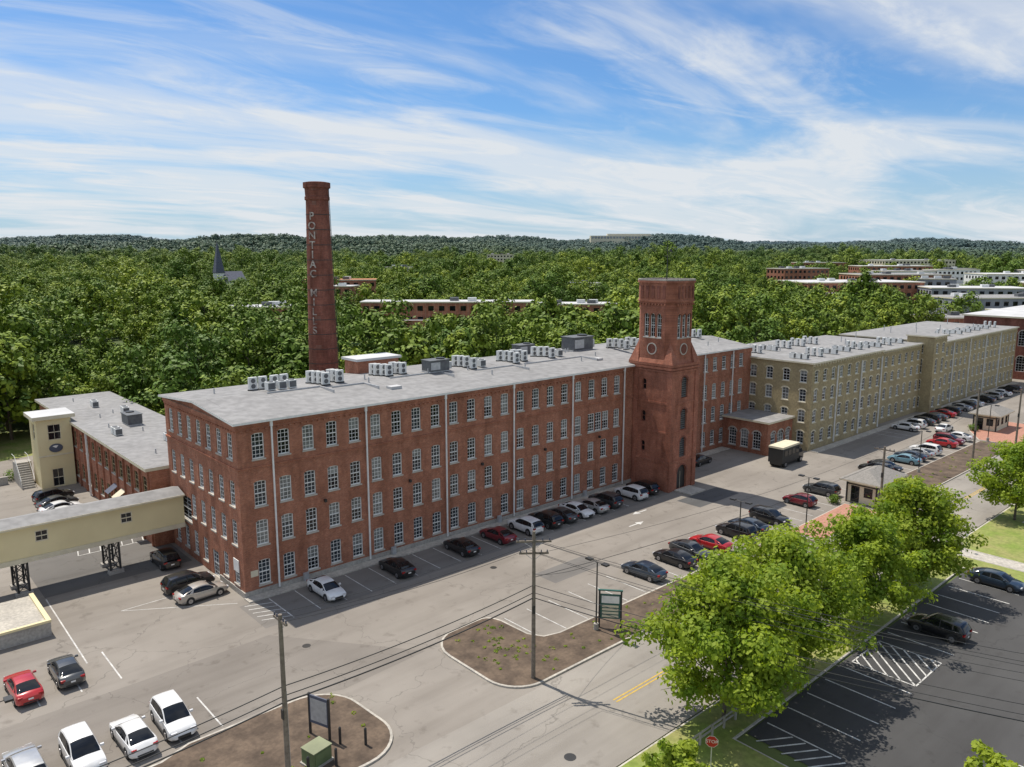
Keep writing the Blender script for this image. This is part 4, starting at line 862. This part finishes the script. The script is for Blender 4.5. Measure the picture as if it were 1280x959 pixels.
# ------------------------------------------------------------ sky & sun
sd=Vector((-.15,1,0)).normalized()*math.cos(math.radians(64))+Vector((0,0,math.sin(math.radians(64))))
su=bpy.data.lights.new('sun','SUN'); su.energy=5.0; su.angle=math.radians(.5); su.color=(1,.93,.83)
so=bpy.data.objects.new('sun',su); root.objects.link(so); so.rotation_euler=sd.to_track_quat('Z','Y').to_euler(); so.location=(0,60,120)
w=bpy.data.worlds.new('World'); sc.world=w; w.use_nodes=True; nt=w.node_tree; bg=nt.nodes['Background']
sk=N(nt,'ShaderNodeTexSky'); sk.sky_type='NISHITA'; sk.sun_disc=False; sk.sun_elevation=math.radians(64); sk.sun_rotation=math.atan2(-.15,1); sk.air_density=1.0; sk.dust_density=.4; sk.ozone_density=2.5
tc=N(nt,'ShaderNodeTexCoord'); sp=N(nt,'ShaderNodeSeparateXYZ'); nt.links.new(tc.outputs['Generated'],sp.inputs[0])
mz_=N(nt,'ShaderNodeMath',operation='MAXIMUM'); nt.links.new(sp.outputs[2],mz_.inputs[0]); mz_.inputs[1].default_value=.0
ad=N(nt,'ShaderNodeMath',operation='ADD'); nt.links.new(mz_.outputs[0],ad.inputs[0]); ad.inputs[1].default_value=.10
dv=[]
for k in(0,1):
    d=N(nt,'ShaderNodeMath',operation='DIVIDE'); nt.links.new(sp.outputs[k],d.inputs[0]); nt.links.new(ad.outputs[0],d.inputs[1]); dv.append(d)
cb_=N(nt,'ShaderNodeCombineXYZ'); nt.links.new(dv[0].outputs[0],cb_.inputs[0]); nt.links.new(dv[1].outputs[0],cb_.inputs[1])
def cl(scale,sx,sy,rot,lo,hi,det=8,dist=.6,off=0,ro=.6):
    mp=N(nt,'ShaderNodeMapping'); mp.inputs['Scale'].default_value=(sx,sy,1); mp.inputs['Rotation'].default_value=(0,0,math.radians(rot)); mp.inputs['Location'].default_value=(off,off*.7,0); nt.links.new(cb_.outputs[0],mp.inputs[0])
    n=N(nt,'ShaderNodeTexNoise'); n.inputs['Scale'].default_value=scale; n.inputs['Detail'].default_value=det; n.inputs['Roughness'].default_value=ro; n.inputs['Distortion'].default_value=dist; nt.links.new(mp.outputs[0],n.inputs['Vector'])
    r=N(nt,'ShaderNodeMapRange',interpolation_type='SMOOTHSTEP'); r.inputs[1].default_value=lo; r.inputs[2].default_value=hi; nt.links.new(n.outputs[0],r.inputs[0]); return r.outputs[0]
a=cl(.8,.4,1.0,8,.39,.59,6,.7,3.1,.55); b=cl(2.0,.5,1.1,-12,.43,.69,6,1.0,7.7,.64)
mm=N(nt,'ShaderNodeMath',operation='MULTIPLY_ADD'); nt.links.new(b,mm.inputs[0]); mm.inputs[1].default_value=.4; mu=N(nt,'ShaderNodeMath',operation='MULTIPLY'); nt.links.new(a,mu.inputs[0]); mu.inputs[1].default_value=.8; nt.links.new(mu.outputs[0],mm.inputs[2]); mm.use_clamp=True
mm2=N(nt,'ShaderNodeMath',operation='MULTIPLY'); nt.links.new(mm.outputs[0],mm2.inputs[0]); mm2.inputs[1].default_value=.93
skb=mixrgb(nt,1.0,sk.outputs[0],(.52,.76,1.0),'MULTIPLY')
hz=N(nt,'ShaderNodeMapRange'); hz.inputs[1].default_value=0; hz.inputs[2].default_value=.17; hz.inputs[3].default_value=.8; hz.inputs[4].default_value=0; nt.links.new(sp.outputs[2],hz.inputs[0])
skb=mixrgb(nt,hz.outputs[0],skb,(3.8,4.9,6.0))
col=mixrgb(nt,mm2.outputs[0],skb,(6.1,6.35,6.6))
nt.links.new(col,bg.inputs[0]); bg.inputs[1].default_value=.126
# ------------------------------------------------------------ camera
cd=bpy.data.cameras.new('camera'); cd.sensor_width=36; cd.lens=974/1280*36; cd.clip_end=30000; cd.clip_start=.5
co=bpy.data.objects.new('camera',cd); root.objects.link(co); co.location=(CAMX,CAMY,32); co.rotation_euler=(math.radians(90-9.56),0,math.radians(-41.9)); sc.camera=co
sc.view_settings.view_transform='Standard'; sc.view_settings.look='None'; sc.view_settings.exposure=0
